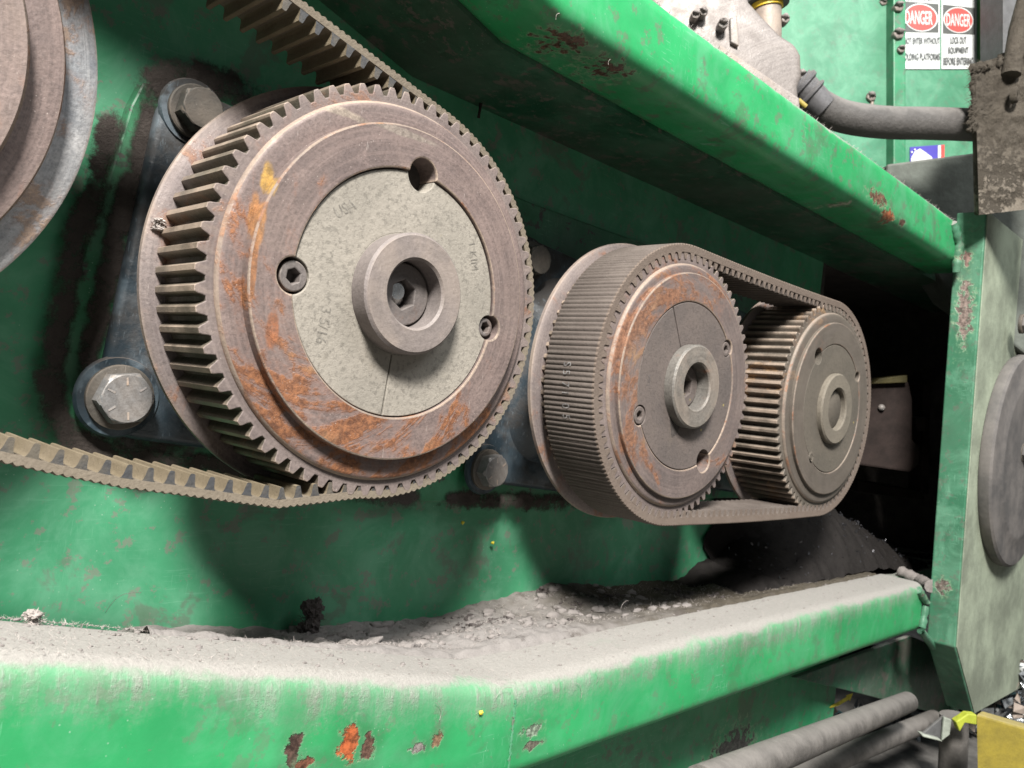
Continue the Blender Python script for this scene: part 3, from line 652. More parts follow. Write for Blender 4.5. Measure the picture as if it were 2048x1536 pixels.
def belt(root, path, inward, pitch, y0, y1, thick, th, scal, rib, mats, closed=False, tw=.55):
    """path: pitch line at the root of the teeth; 'inward' = side on which the teeth stand"""
    sub = 12
    pts, ds = resample(path + ([path[0]] if closed else []), pitch / sub)
    if closed: pts = pts[:-1]
    ns = normals(pts, inward, closed); N = len(pts); mb = MB(); ex = MB()
    rows = []
    for i in range(N):
        (x, z), (nx, nz) = pts[i], ns[i]; ph = i * ds / pitch * rib
        o = thick + scal * abs(math.sin(PI * ph))
        jit = .0
        rows.append([(x, y0 + .004, z), (x - nx * o * .9, y0, z - nz * o * .9), (x - nx * o, y0 + .012, z - nz * o), (x - nx * o, y1 - .012, z - nz * o), (x - nx * o * .9, y1, z - nz * o * .9), (x, y1, z)])
    mb.quadstrip(rows, closed_u=True, closed_v=closed)
    if len(mats) > 1:
        for i, f in enumerate(mb.f): mb.mi[i] = 1 if (i % 6) in (0, 1, 3, 4) else 0
    bk = mb.build('backing', mats[:2], root, 50)
    tm = MB(); nt = N // sub
    for k in range(nt):
        prof = []
        for s_, h in ((-.66, -.004), (-.54, .07), (-.42, .30), (-.33, .72), (-.25, .95), (-.12, 1.0), (.12, 1.0), (.25, .95), (.33, .72), (.42, .30), (.54, .07), (.66, -.004)):
            i = k * sub + sub / 2 + s_ * tw * sub; i0 = int(i) % N; i1 = (i0 + 1) % N if closed else min(i0 + 1, N - 1); f = i - int(i)
            x = pts[i0][0] * (1 - f) + pts[i1][0] * f; z = pts[i0][1] * (1 - f) + pts[i1][1] * f
            nx, nz = ns[i0]; prof.append((x + nx * th * h, z + nz * th * h))
        dy = .006 * (rnd() - .5)
        b = len(tm.v)
        tm.v += [Vector((x, y0 + .006 + dy, z)) for x, z in prof] + [Vector((x, y1 - .004, z)) for x, z in prof]; n = len(prof)
        tm.face([b + i for i in range(n)], 1); tm.face([b + n + i for i in range(n)][::-1], 1)
        for i in range(n - 1): tm.face((b + i, b + i + 1, b + n + i + 1, b + n + i), 0)
    tm.build('tooth_row', mats[2:4], root, 40)
# long belt on the near pulley
pl = [(-3.9, 1.915)] + [(-.985 - .3, 1.274)]
na = math.radians(76.5); Rp = .975
pl = []
for k in range(30): s = 3.6 * (1 - k / 30); pl.append((Rp * math.cos(na) - s * math.sin(na), Rp * math.sin(na) + s * math.cos(na)))
for k in range(61): a = na - (na + math.radians(94)) * k / 60; pl.append((Rp * math.cos(a), Rp * math.sin(a)))
low_px = [(560, 1000), (480, 989), (370, 973), (250, 957), (120, 930), (0, 902)]
for u, v in low_px: q = P(u, v, 0); pl.append((q.x, q.z))
q1, q2 = P(120, 930, 0), P(0, 902, 0); d = (q2 - q1).normalized()
for k in range(1, 14): e = q2 + d * (.18 * k); pl.append((e.x, e.z + .012 * k * k * .18))
lb = empty('toothed_belt', (-.7, 0, -1.0), 'long tan toothed belt running left from the near pulley, scalloped back edge', 'belt')
belt(lb, pl, -1, 2 * PI * .985 / 72, .0, .405, .030, .056, .012, 2.5, [M['belt'], M['belt'], M['belt_tooth'], M['belt_end']], tw=.48)
# short belt round the other two
sp = []; Rq = .957
for k in range(70): a = math.radians(90) + PI * k / 70; sp.append((c2[0] + Rq * math.cos(a), c2[2] + Rq * math.sin(a)))
for k in range(40): f = k / 40; sp.append((c2[0] + (c3[0] - c2[0]) * f, c2[2] - Rq + (c3[2] - c2[2]) * f - .012 * math.sin(PI * f)))
for k in range(70): a = math.radians(-90) + PI * k / 70; sp.append((c3[0] + Rq * math.cos(a), c3[2] + Rq * math.sin(a)))
for k in range(40): f = k / 40; sp.append((c3[0] + (c2[0] - c3[0]) * f, c2[2] + Rq + .012 * math.sin(PI * f) * -1))
per = sum(math.hypot(b[0] - a[0], b[1] - a[1]) for a, b in zip(sp, sp[1:] + sp[:1])); nt_ = round(per / (2 * PI * .957 / 72))
sb = empty('toothed_belt', (3.85, 0, -1.2), 'brown ribbed short belt looped round the two farther pulleys', 'belt')
belt(sb, sp, 1, per / nt_, -.012, .42, .05, .050, .011, 2.6, [M['belt_rib'], M['belt_end2'], M['belt_rib'], M['belt_end2']], closed=True, tw=.6)
# faint printing on the ribs
mb = MB()
for s, da in (('S', .10), ('5', .045), ('7', -.03), ('1', -.085), ('0', -.17), ('5', -.24)):
    vs, fs = text_mesh(s, .09, .8); a = PI + .06 - da; r = Rq + .0635
    for v in vs: pass
    mb.add([(c2[0] + r * math.cos(a + v.x / r), .22 - v.y, c2[2] + r * math.sin(a + v.x / r)) for v in vs], fs)
mb.build('printed_lettering', M['white_ink'], sb)

# ------------------------------------------------------------------ bearing housings behind the pulleys
def hexbolt(parent, c, r, h, mat, a0, washer=True, marks=0):
    mb = MB(); x, y, z = c; hx = []; ci = []
    for k in range(36):
        t = 2 * PI * k / 36; q = ((t + PI / 6) % (PI / 3)) - PI / 6
        hx.append((math.cos(PI / 6) / math.cos(PI / 6 - abs(((t) % (PI / 3)))) if False else math.cos(PI / 6) / math.cos(((t) % (PI / 3)) - PI / 6), t + a0))
    rows = [[(x + r * k_ * m_ * math.cos(t), y - d, z + r * k_ * m_ * math.sin(t)) for k_, t in hx] for m_, d in ((1, 0), (1, h * .84))]
    rows.append([(x + r * min(k_, .90) * math.cos(t), y - h * (.90 if k_ > .93 else .97), z + r * min(k_, .90) * math.sin(t)) for k_, t in hx])
    rows.append([(x + r * .84 * math.cos(t), y - h, z + r * .84 * math.sin(t)) for k_, t in hx])
    mb.quadstrip(rows, closed_u=True); b0 = len(mb.v) - 36; mb.face([b0 + i for i in range(36)])
    o = mb.build('hex_bolt', mat, parent, 25)
    if marks:
        mb = MB()
        for k in range(marks):
            t = a0 + .5 + k * 2 * PI / 6; d = Vector((math.cos(t), 0, math.sin(t))); n_ = Vector((-d.z, 0, d.x)); q = Vector((x, y - h - .002, z))
            mb.prism([q + d * r * .48 - n_ * .005, q + d * r * .76 - n_ * .004, q + d * r * .76 + n_ * .004, q + d * r * .48 + n_ * .005], (0, .004, 0))
        mb.build('grade_mark', M['silver'], o)
    if washer:
        mb = MB(); mb.lathe([(r * 1.18, y + .02), (r * 1.18, y - .016), (r * 1.12, y - .022), (0, y - .022)], 36, (x, 0, z)); mb.build('washer', M['bolt_dirty'], o, 40)
    return o
def roundpoly(pts, r, n=7):
    out = []; N = len(pts)
    for i in range(N):
        p = Vector(pts[i]); a = (Vector(pts[i - 1]) - p).normalized(); b = (Vector(pts[(i + 1) % N]) - p).normalized()
        half = a.angle(b) / 2; d = r / math.tan(half); cdir = (a + b).normalized(); c = p + cdir * (r / math.sin(half))
        s = p + a * d - c; e = p + b * d - c; a0 = math.atan2(s.y, s.x); a1_ = math.atan2(e.y, e.x); da = (a1_ - a0 + PI) % (2 * PI) - PI
        for k in range(n + 1): t = a0 + da * k / n; out.append((c.x + r * math.cos(t), c.y + r * math.sin(t)))
    return out
def bearing(name, label, cx, cz, rot, bolts, bmats, grp):
    t = empty(name, (cx, 1.06, cz), label, 'bearing housing', grp)
    R_ = 1.31; pts = [(R_ * math.cos(math.radians(rot + 45 + 90 * k)), R_ * math.sin(math.radians(rot + 45 + 90 * k))) for k in range(4)]
    mb = MB(); plate2d(mb, [roundpoly(pts, .22)], .975, 1.07, (cx, 0, cz), .035); mb.build('flange_plate', M['housing'], t, 50)
    mb = MB(); pts2 = [(p[0] * .77, p[1] * .77) for p in pts]
    o = roundpoly(pts2, .38, 12)
    rows = [[(cx + x * s_, y, cz + z * s_) for x, z in o] for s_, y in ((1.02, .98), (.99, .95), (.95, .90), (.88, .82), (.80, .74), (.74, .68), (.71, .62))]
    mb.quadstrip(rows, closed_u=True); mb.build('cast_body', M['housing'], t, 50)
    for i, (bx, bz, r) in enumerate(bolts):
        mb = MB(); mb.lathe([(r * 1.5, .99), (r * 1.42, .965), (0, .962)], 36, (bx, 0, bz)); mb.build('bolt_boss', M['housing'], t, 40)
        hexbolt(t, (bx, .955, bz), r, .11, bmats[i], .15 + i * .2, True, 5 if i == 0 else 0)
    return t
Bq = [P(u, v, .87) for u, v in ((252, 797), (404, 218), (990, 942), (1078, 520))]
bearing('bearing_housing', 'blue grey bearing housing behind the near pulley, big hex bolt at its lower left', 0, 0, -5,
        [(Bq[0].x, Bq[0].z, .138), (Bq[1].x, Bq[1].z, .118), (.875, .65, .15), (.65, -.875, .15)], [M['bolt'], M['bolt_dirty'], M['bolt'], M['bolt']], 'bearing housings behind the pulleys')
bearing('bearing_housing', 'dark bearing housing behind the middle pulley, one dusty hex bolt showing below', c2[0], c2[2], -5,
        [(Bq[2].x, Bq[2].z, .125), (Bq[3].x, Bq[3].z, .12), (c2[0] + .8, c2[2] + .7, .14), (c2[0] + .7, c2[2] - .8, .14)], [M['bolt'], M['bolt_dirty'], M['bolt'], M['bolt']], 'bearing housings behind the pulleys')
bearing('bearing_housing', 'dark bearing housing behind the farthest pulley', c3[0], c3[2], -5,
        [(c3[0] - .8, c3[2] - .75, .14), (c3[0] - .75, c3[2] + .8, .14)], [M['bolt'], M['bolt_dirty']], 'bearing housings behind the pulleys')

# ------------------------------------------------------------------ dust, lint and debris
def fz(x, y): return mn.fractal(Vector((x * 2.1, y * 3.1, 1.3)), 1.0, 2.1, 5)
def bedz(x, y):
    z = (-2.055 + .04 * min(1, (y - .24) / .06)) - .05 * max(0, min(1, (y - .30) * 3)) + .045 * fz(x, y) * max(.06, min(1, (y - .28) * 3)) + .02 * mn.noise(Vector((x * 9, y * 9, 2)))
    z += .10 * math.exp(-((x - 2.75) / .75) ** 2) * max(0, (y - .35) / .8) + .05 * math.exp(-((x - 1.6) / .8) ** 2 - ((y - .55) / .3) ** 2)
    return z + max(0, .97 - x) * (.2126 - .10 * max(0, min(1, (y - .3) * 2)))
mb = MB(); gridplate(mb, lambda a, b: (-.9 + 8.4 * a ** 1.4, .24 + .95 * b, bedz(-.9 + 8.4 * a ** 1.4, .24 + .95 * b) + .005 * mn.fractal(Vector((a * 110, b * 22, 3)), 1, 2, 4)), 420, 70)
bed = mb.build('dust_bed', M['bed'], None, 80); tag(bed, 'grey dust drift lying on the ledge behind the lower rail', 'dust', kind='stuff')
def strands(name, mat, gen, n, label, cat, wd=.0035):
    mb = MB()
    for k in range(n):
        p, L, d = gen()
        p = Vector(p); d = Vector(d).normalized(); side = d.cross(Vector((rnd() - .5, rnd() - .5, rnd() - .5))).normalized() * wd
        bend = Vector((rnd() - .5, rnd() - .5, rnd() - .5)) * L * .5; b = len(mb.v)
        for i in range(4): f = i / 3; q = p + d * L * f + bend * f * f; mb.v += [q - side * (1 - .6 * f), q + side * (1 - .6 * f)]
        for i in range(3): mb.face((b + 2 * i, b + 2 * i + 1, b + 2 * i + 3, b + 2 * i + 2))
    o = mb.build(name, mat, None, None, recalc=False); tag(o, label, cat, kind='stuff'); return o
def railtop(x): return -2.03 + max(0, .97 - x) * math.tan(math.radians(12.0))
def g1():
    x = -1.7 + 9 * rnd() ** 1.8; e = rnd()
    y = .33 if e < .45 else (-.17 + .5 * rnd())
    return (x, y, railtop(x) - (.006 if y > .3 else 0)), .006 + .022 * rnd() ** 3, (rnd() - .5, rnd() - .5, .35 * rnd() + .05)
strands('lint_fuzz', M['lint'], g1, 9000, 'pale lint fuzz standing on the dusty lower rail', 'lint', .0009)
def g2():
    x = -.3 + 7 * rnd() ** 1.5; y = .36 + .75 * rnd(); return (x, y, bedz(x, y)), .008 + .028 * rnd() ** 2, (rnd() - .5, rnd() - .5, .5 * rnd())
strands('lint_fuzz', M['lint'], g2, 6000, 'short lint fibres scattered over the dust drift on the ledge', 'lint', .0015)
def g3():
    x = .9 + 7 * rnd(); return (x, -.12 + .04 * rnd(), 2.15), .01 + .035 * rnd() ** 2, (rnd() - .5, -.6 * rnd(), .5 * rnd())
strands('lint_fuzz', M['lint'], g3, 1500, 'fine lint along the top edge of the upper rail', 'lint', .002)
mb = MB()
for u, v, y, L, an in ((870, 1405, -.205, .10, -1.2), (1150, 1365, -.205, .12, -1.0), (990, 1395, -.205, .12, .3), (1190, 1340, -.205, .08, -1.3), (1240, 1218, .3, .10, .6), (210, 1225, .9, .18, .5), (1395, 60, -.205, .06, .4), (1110, 40, -.205, .05, 1.1), (1215, 130, -.21, .04, 1.2)):
    p = P(u, v, y); d = Vector((math.cos(an), -.03, math.sin(an))); n_ = Vector((-d.z, 0, d.x))
    mb.tube([p + d * L * k / 8 + n_ * L * .22 * math.sin(k / 8 * PI) + Vector((0, -.006, 0)) for k in range(9)], .0011, 4)
tag(mb.build('fibre', M['lint'], None, 60), 'single pale fibres clinging to the green rails', 'fibre', kind='stuff')
def railcrumbs():
    mb = MB()
    for k in range(420):
        x = -1.6 + 9 * rnd() ** 1.6; y = .30 - .42 * rnd() ** 1.6
        mb.blob((x, y, railtop(x) + .001), .003 + .010 * rnd() ** 3, 4, .6, 3, squash=(1.4, 1, .6))
    o = mb.build('dust_crumbs', M['dust'], None, 80); tag(o, 'small grey crumbs of dust on the lower rail top', 'dust', kind='stuff')
railcrumbs()
mb = MB()
for k in range(300):
    x = .1 + 3.6 * rnd() ** 1.2; y = .4 + .7 * rnd(); mb.blob((x, y, bedz(x, y)), .008 + .035 * rnd() ** 3, 4, .8, 3, squash=(1.6, 1, .7))
o = mb.build('dust_crumbs', M['dust'], None, 80); tag(o, 'grey crumbs on the dust drift', 'dust', kind='stuff')
mb = MB()
for c in range(11):
    x0, y0 = 1.3 + 4.6 * rnd(), .42 + .6 * rnd()
    for k in range(20):
        x = x0 + random.gauss(0, .07); y = y0 + random.gauss(0, .05); mb.blob((x, y, bedz(x, max(.3, y)) + .003), .004 + .018 * rnd() ** 3, 4, .9, 3, squash=(1.4, 1, .8))
o = mb.build('dark_crumbs', M['clump'], None, 80); tag(o, 'dark lumps of dirt lying in the dust drift', 'dirt', kind='stuff')
def lintclump(u, v, y, r, sq, mat, label, nb=16, ns=700):
    mb = MB(); p = P(u, v, y)
    for k in range(nb): mb.blob(p + Vector(((rnd() - .5) * .9 * r, (rnd() - .5) * .4 * r, (rnd() - .5) * 1.9 * r)), r * (.18 + .3 * rnd()), 8, .7, 3.5, squash=sq)
    for k in range(ns):
        d = Vector((rnd() - .5, rnd() - .5, rnd() - .5)).normalized(); f = rnd() ** .5; q = p + Vector((d.x * r * .75 * sq[0], d.y * r * .4, d.z * r * 1.25 * sq[2])) * f
        e = Vector((rnd() - .5, rnd() - .5, rnd() - .5)).normalized(); s_ = e.cross(d).normalized() * .0018; L = r * .5 * rnd(); b_ = d * L * .5
        mb.add([q - s_, q + s_, q + e * L * .5 + b_ * .3 + s_, q + e * L * .5 + b_ * .3 - s_, q + e * L + b_], [(0, 1, 2, 3), (3, 2, 4)])
    o = mb.build('lint_clump', mat, None, None, recalc=False); tag(o, label, 'lint clump'); return o
lintclump(622, 1238, 1.02, .10, (1, .8, 1), M['clump'], 'dark tall lint clump at the back plate, left end of the dust drift')
lintclump(1085, 1192, 1.05, .075, (1.3, .8, .8), M['clump'], 'dark lint clump half buried where the dust drift meets the back plate')
lintclump(66, 1238, .25, .035, (1.6, 1, .8), M['lint'], 'small pale lint tuft on the lower rail near the left edge', 9, 420)
lintclump(318, 448, .40, .028, (1.8, 1, .6), M['lint'], 'tiny pale lint tuft stuck on the near pulley flange', 7, 260)
lintclump(1140, 1252, .5, .06, (1.8, 1, .5), M['clump'], 'flat dark lint clump in the dust behind the lower rail')
# strips of dirt packed along the pad edges
mb = MB(); FADE = []
def ribbon(px, y, wd, h=.012):
    path = [P(u, v, y) for u, v in px]; pts = []
    for a, b in zip(path, path[1:]):
        m = max(2, int((b - a).length / .014)); pts += [a.lerp(b, k / m) for k in range(m)]
    rows = []
    for i, p in enumerate(pts):
        d = pts[min(len(pts) - 1, i + 10)] - pts[max(0, i - 10)]; sd = Vector((-d.z, 0, d.x)).normalized(); row = []
        for k in range(13):
            f = k / 6 - 1; e = 1 - f * f
            row.append(p + sd * f * wd + Vector((0, .003 - e * h * (.5 + mn.noise((p + sd * f * wd) * 9)), 0)))
            FADE.append(e * min(1, min(i, len(pts) - 1 - i) / 12))
        rows.append(row)
    mb.quadstrip(rows)
ribbon(((250, 178), (236, 210), (205, 310), (160, 470), (122, 620), (100, 745), (106, 826), (150, 882), (230, 908), (330, 920), (480, 940), (700, 982), (860, 1002)), 1.054, .095)
ribbon(((335, 175), (302, 215), (272, 330), (236, 470), (204, 600), (180, 700), (172, 790), (215, 855), (300, 880), (420, 905)), 1.045, .085)
ribbon(((262, 205), (300, 168), (360, 148), (440, 166), (540, 205)), 1.04, .12)
ribbon(((860, 1000), (960, 1002), (1120, 1004), (1300, 1000)), 1.054, .10)
o = mb.build('packed_dirt', M['pack'], None, 80, recalc=False); tag(o, 'brown dirt packed along the bearing housing edge', 'dirt', kind='stuff')
at = o.data.attributes.new('fade', 'FLOAT', 'POINT'); at.data.foreach_set('value', FADE)
# black heap at the far end
def heapz(x, y): return -2.12 + max(0, min(1, (x - 4.5) / 2.6)) * .92 * (1 - (1 - max(0, min(1, (y - .30) / .75))) ** 1.8) * max(0, min(1, (9.6 - x) / 2.6)) ** .7 + .07 * mn.fractal(Vector((x * 2.5, y * 2.5, 8)), 1, 2, 6)
mb = MB(); gridplate(mb, lambda a, b: (4.4 + 6.75 * a, .36 + 2.7 * b * b, heapz(4.4 + 6.75 * a, .36 + 2.7 * b * b)), 220, 90)
hp = mb.build('debris_heap', M['heap'], None, 80); tag(hp, 'black heap of dirt and debris under the far end of the short belt', 'debris', kind='stuff')
mb = MB()
for k in range(380):
    x = 5.3 + 4.2 * rnd(); y = .4 + .75 * rnd(); p = Vector((x, y, heapz(x, y) + .02)); a = Vector((rnd() - .5, rnd() - .5, rnd() - .3)).normalized(); b = a.cross(Vector((rnd(), rnd(), rnd()))).normalized(); s_ = .01 + .035 * rnd() ** 2
    mb.add([p, p + a * s_, p + a * s_ + b * s_ * .6, p + b * s_ * .5], [(0, 1, 2, 3)])
o = mb.build('debris_flakes', M['shard'], None, None, recalc=False); tag(o, 'shiny black flakes on the debris heap', 'debris', kind='stuff')
# yellow flecks
for i, (u, v, y, lb_) in enumerate(((924, 1045, 1.12, 'tiny yellow fleck on the back plate below the near pulley'), (984, 1085, 1.12, 'tiny yellow fleck on the lit green strip of back plate'), (1143, 1195, 1.05, 'yellow fleck at the back of the dust drift'), (960, 1425, -.2, 'yellow fleck at the dust edge on the lower rail front'))):
    mb = MB(); mb.blob(P(u, v, y) + Vector((0, -.008, 0)), .012, 5, .9, 2); tag(mb.build('yellow_fleck', M['speck'], None, 80), lb_, 'fleck', 'yellow flecks')
# cotter pin like wire on the back plate above the near pulley
mb = MB(); mb.tube([P(966, 182, 1.1), P(962, 205, 1.08), P(957, 236, 1.1)], .012, 6); tag(mb.build('wire_pin', M['brown'], None, 60), 'short rusty wire pin hanging on the dark back plate', 'pin')
# brown machine block in the dark at the right
blk = empty('drive_block', D(1785, 930, 11), 'brown grimy machine block in the dark right of the farthest pulley', 'machine block')
mb = MB(); mb.prism([D(u, v, 11) for u, v in ((1715, 775), (1760, 762), (1818, 762), (1826, 800), (1826, 880), (1842, 895), (1840, 930), (1820, 945), (1715, 930))], FWD * .8); mb.build('body', M['brown'], blk, bevel=.03)
mb = MB(); mb.prism([D(u, v, 10.9) for u, v in ((1745, 768), (1760, 757), (1815, 750), (1815, 765))], FWD * .5); mb.build('yellow_strip', M['ystrip'], blk, bevel=.01)
mb = MB(); mb.prism([D(u, v, 11.2) for u, v in ((1832, 835), (1852, 835), (1852, 862), (1832, 862))], FWD * .5); mb.build('lug', M['brown'], blk, bevel=.01)
for q in (((1846, 770), (1862, 772), (1858, 990), (1842, 988)), ((1715, 960), (1850, 985), (1850, 1000), (1715, 985))):
    mb = MB(); mb.prism([D(u, v, 11.6) for u, v in q], FWD * .4); mb.build('frame_bar', M['brown'], blk, bevel=.02)
mb = MB(); mb.blob(D(1763, 815, 10.97), .045, 8, .1); mb.build('bolt_head', M['bolt'], blk, 60)

# ------------------------------------------------------------------ things above the upper rail
def dplate(name, pts, t, depth, mat, parent=None, bevel=.01):
    mb = MB(); mb.prism([D(u, v, t) for u, v in pts], FWD * depth); return mb.build(name, mat, parent, bevel=bevel)
def dome(parent, u, v, t, r, mat, name='bolt_head'):
    mb = MB(); k = FPX / t; ph = rnd()
    mb.prism([D(u + r * k * math.cos(ph + i * PI / 3), v + r * k * math.sin(ph + i * PI / 3), t - .03) for i in range(6)], FWD * .14); o = mb.build(name, mat, parent, 40, bevel=r * .28, seg=2)
    mb = MB(); mb.blob(D(u, v - r * .35 * k, t - .035), r * .75, 7, .6, 2.5, squash=(1, 1, .6)); mb.build('dust_cap', M['dust'], o, 80); return o
cab = empty('cabinet', D(1800, 340, 13), 'pale green steel cabinet with bolted edge strip, behind the upper rail', 'cabinet')
dplate('door_panel', ((1380, -120), (1776, -120), (1776, 420), (1380, 420)), 13, .2, M['cab'], cab)
dplate('gap_plate', ((1770, -120), (1820, -120), (1820, 420), (1770, 420)), 13.35, .1, M['dark'], cab)  # dark sheet put in for the shade within the door gap
dplate('edge_strip', ((1787, -120), (1812, -120), (1812, 420), (1787, 420)), 12.75, .3, M['cab2'], cab, .02)
dplate('side_panel', ((1809, -120), (1956, -120), (1956, 420), (1809, 420)), 13.15, .15, M['cab'], cab)
dplate('corner_panel', ((1956, -120), (1996, -120), (2004, 100), (2004, 240), (1956, 240)), 13.16, .15, M['lime'], cab)
dplate('foot_panel', ((1956, 240), (1918, 240), (1918, 420), (1956, 420)), 13.17, .15, M['cab'], cab)
for u, v, r in ((1799, 12, .085), (1799, 66, .095), (1804, 97, .065), (1768, 2, .07)): dome(cab, u, v, 12.72 if u > 1790 else 13, r, M['casting'])
dome(cab, 1744, 192, 12.97, .085, M['casting']); mb = MB(); mb.tube([D(1744, 197, 13), D(1744, 212, 13)], .03, 8); mb.build('bolt_shank', M['casting'], cab, 60)
tag(dplate('dark_column', ((2006, -150), (2120, -150), (2120, 200), (2006, 200)), 12.2, .6, M['cap']), 'dark grey column at the top right corner, behind the caked bracket', 'column')
def sign(name, label, u0, u1, v0, v1, hv0, hv1, oval, lines, oc):
    t = 13.13
    s_ = empty(name, D((u0 + u1) / 2, v1, t), label, 'sign', 'danger signs on the cabinet')
    dplate('sign_board', ((u0, v0), (u1, v0), (u1, v1), (u0, v1)), t, .015, M['white'], s_, .002)
    dplate('black_header', ((u0 + 3, hv0[0]), (u1 - 3, hv0[1]), (u1 - 3, hv1[1]), (u0 + 3, hv1[0])), t - .006, .005, M['black'], s_, 0)
    ou, ov, ra, rb = oval
    for nm, k, mt, dt in (('white_oval', 1.0, M['white'], .010), ('red_oval', .92, M['red'], .014)):
        mb = MB(); mb.prism([D(ou + ra * k * math.cos(2 * PI * i / 40), ov + rb * k * math.sin(2 * PI * i / 40) + .06 * ra * k * math.cos(2 * PI * i / 40), t - dt) for i in range(40)], FWD * .003); mb.build(nm, mt, s_)
    for tx, cu_, cv_, hpx, wpx, mt, bold in [('DANGER', ou + oc, ov, rb * .98, ra * 1.6, M['white'], .012)] + lines:
        vs, fs = text_mesh(tx, 1.0, 1.0, bold); xs = [v.x for v in vs]; ys = [v.y for v in vs]
        wx = max(xs) - min(xs); wy = max(ys) - min(ys); mx = (max(xs) + min(xs)) / 2; my = (max(ys) + min(ys)) / 2
        mb = MB(); mb.add([D(cu_ + (v.x - mx) / wx * wpx, cv_ - (v.y - my) / wy * hpx + (.05 * (v.x - mx) / wx * wpx if mt is M['white'] else 0), t - .019 - v.z * .0001) for v in vs], fs); mb.build('lettering', mt, s_)
G = M['grey_ink']
sign('danger_sign', 'white danger sign reading NOT ENTER WITHOUT, partly hidden by the green edge strip', 1800, 1880, -60, 138, (2, 8), (64, 65), (1842, 35, 34, 28),
     [('DO NOT ENTER WITHOUT', 1838, 81, 13, 84, G, .02), ('HOLDING PLATFORMS', 1842, 113, 14, 76, G, .02), ('DO NOT OPERATE', 1846, -4, 8, 60, G, .02)], -4)
sign('danger_sign', 'white danger sign reading LOCK OUT EQUIPMENT BEFORE ENTERING', 1883, 1953, -60, 138, (9, 16), (67, 69), (1917, 40, 30, 26),
     [('LOCK OUT', 1917, 80, 14, 32, G, .02), ('EQUIPMENT', 1917, 101, 14, 40, G, .02), ('BEFORE ENTERING', 1917, 122, 15, 60, G, .02)], 0)
stk = empty('flag_sticker', D(1855, 322, 13.1), 'small blue, white and red flag sticker on the cabinet under the black hose', 'sticker')
dplate('sticker_base', ((1820, 294), (1889, 289), (1889, 345), (1820, 345)), 13.13, .01, M['navy'], stk, 0)
mb = MB(); mb.prism([D(u, v, 13.12) for u, v in ((1829, 303), (1840, 297), (1852, 305), (1864, 314), (1868, 330), (1846, 345), (1824, 345), (1822, 318))], FWD * .004); mb.build('white_swoosh', M['white'], stk)
mb = MB(); mb.prism([D(u, v, 13.12) for u, v in ((1876, 291), (1884, 290), (1884, 345), (1876, 345))], FWD * .004); mb.build('white_band', M['white'], stk)
mb = MB(); mb.prism([D(u, v, 13.118) for u, v in ((1882, 290), (1889, 289), (1889, 345), (1882, 345))], FWD * .004); mb.build('red_band', M['red'], stk)
for u, v in ((1824, 304), (1830, 299), (1825, 314)):
    mb = MB(); mb.prism([D(u + 2.2 * math.cos(k * 2 * PI / 5) * (1 if k % 1 == 0 else .5), v + 2.2 * math.sin(k * 2 * PI / 5), 13.115) for k in range(5)], FWD * .003); mb.build('star', M['white'], stk)
# gearbox
gb = empty('gearbox', D(1500, 200, 9), 'dusty grey cast gearbox housing behind the upper rail', 'gearbox')
mb = MB(); mb.prism([D(u, v, 8.6) for u, v in ((1300, -60), (1482, -60), (1500, 2), (1560, 66), (1592, 86), (1604, 108), (1606, 150), (1598, 172), (1604, 260), (1300, 260))], FWD * 1.2); mb.build('casing', M['casting'], gb, 40, bevel=.07, seg=3)
mb = MB(); mb.prism([D(u, v, 8.54) for u, v in ((1440, 88), (1600, 196), (1600, 240), (1430, 130))], FWD * .2); mb.build('lower_flange', M['casting'], gb, bevel=.02)
mb = MB(); mb.tube([D(1534, 90, 9.0), D(1534, 16, 9.0)], .155, 24); mb.build('port_neck', M['casting'], gb, 50)
mb = MB(); mb.tube([D(1534, 19, 9.0), D(1533, 9, 9.0)], .175, 24); mb.build('seal_ring', M['yring'], gb, 50)
mb = MB(); mb.tube([D(1533, 9, 9.0), D(1531, -60, 9.0)], [.245, .235], 24); mb.build('port_cap', M['cap'], gb, 50)
for u, v, t, r in ((1408, 22, 8.5, .05), (1447, 46, 8.5, .058), (1392, 28, 8.5, .05), (1572, 36, 8.95, .055)): dome(gb, u, v, t, r, M['bolt'])
mb = MB(); mb.prism([D(u, v, 8.55) for u, v in ((1460, 36), (1474, 30), (1478, 92), (1462, 84))], FWD * .06); mb.build('pale_label_strip', M['bolt'], gb, bevel=.01)
# hose
hs = empty('hose', D(1800, 280, 9.2), 'thick black rubber hose running from the gearbox to the caked bracket', 'hose')
mb = MB(); hp_ = [(1608, 190), (1640, 212), (1680, 231), (1730, 241), (1790, 246), (1860, 247), (1980, 251)]
pts = []
for i in range(len(hp_) - 1):
    for k in range(6):
        f = k / 6; a = hp_[max(0, i - 1)]; b = hp_[i]; c = hp_[i + 1]; d = hp_[min(len(hp_) - 1, i + 2)]
        pts.append(tuple(.5 * ((2 * b[j]) + (-a[j] + c[j]) * f + (2 * a[j] - 5 * b[j] + 4 * c[j] - d[j]) * f * f + (-a[j] + 3 * b[j] - 3 * c[j] + d[j]) * f ** 3) for j in (0, 1)))
mb.tube([D(u, v, 9.3) for u, v in pts], .182, 20); mb.build('hose_body', M['rubber'], hs, 60)
mb = MB(); a_, b_ = D(1592, 168, 9.25), D(1648, 218, 9.25)
pp = [a_.lerp(b_, k / 20) for k in range(21)]; mb.tube(pp, [.20 + (.035 if k in (2, 3, 4, 9, 10) else 0) - .002 * k for k in range(21)], 18); mb.build('hose_fitting', M['hose_end'], hs, 40)
mb = MB(); mb.tube([D(1596, 200, 9.0), D(1612, 214, 9.0)], .03, 8); mb.build('yellow_ring', M['yellow'], hs, 60)
dome(hs, 1604, 148, 9.1, .06, M['bolt'])
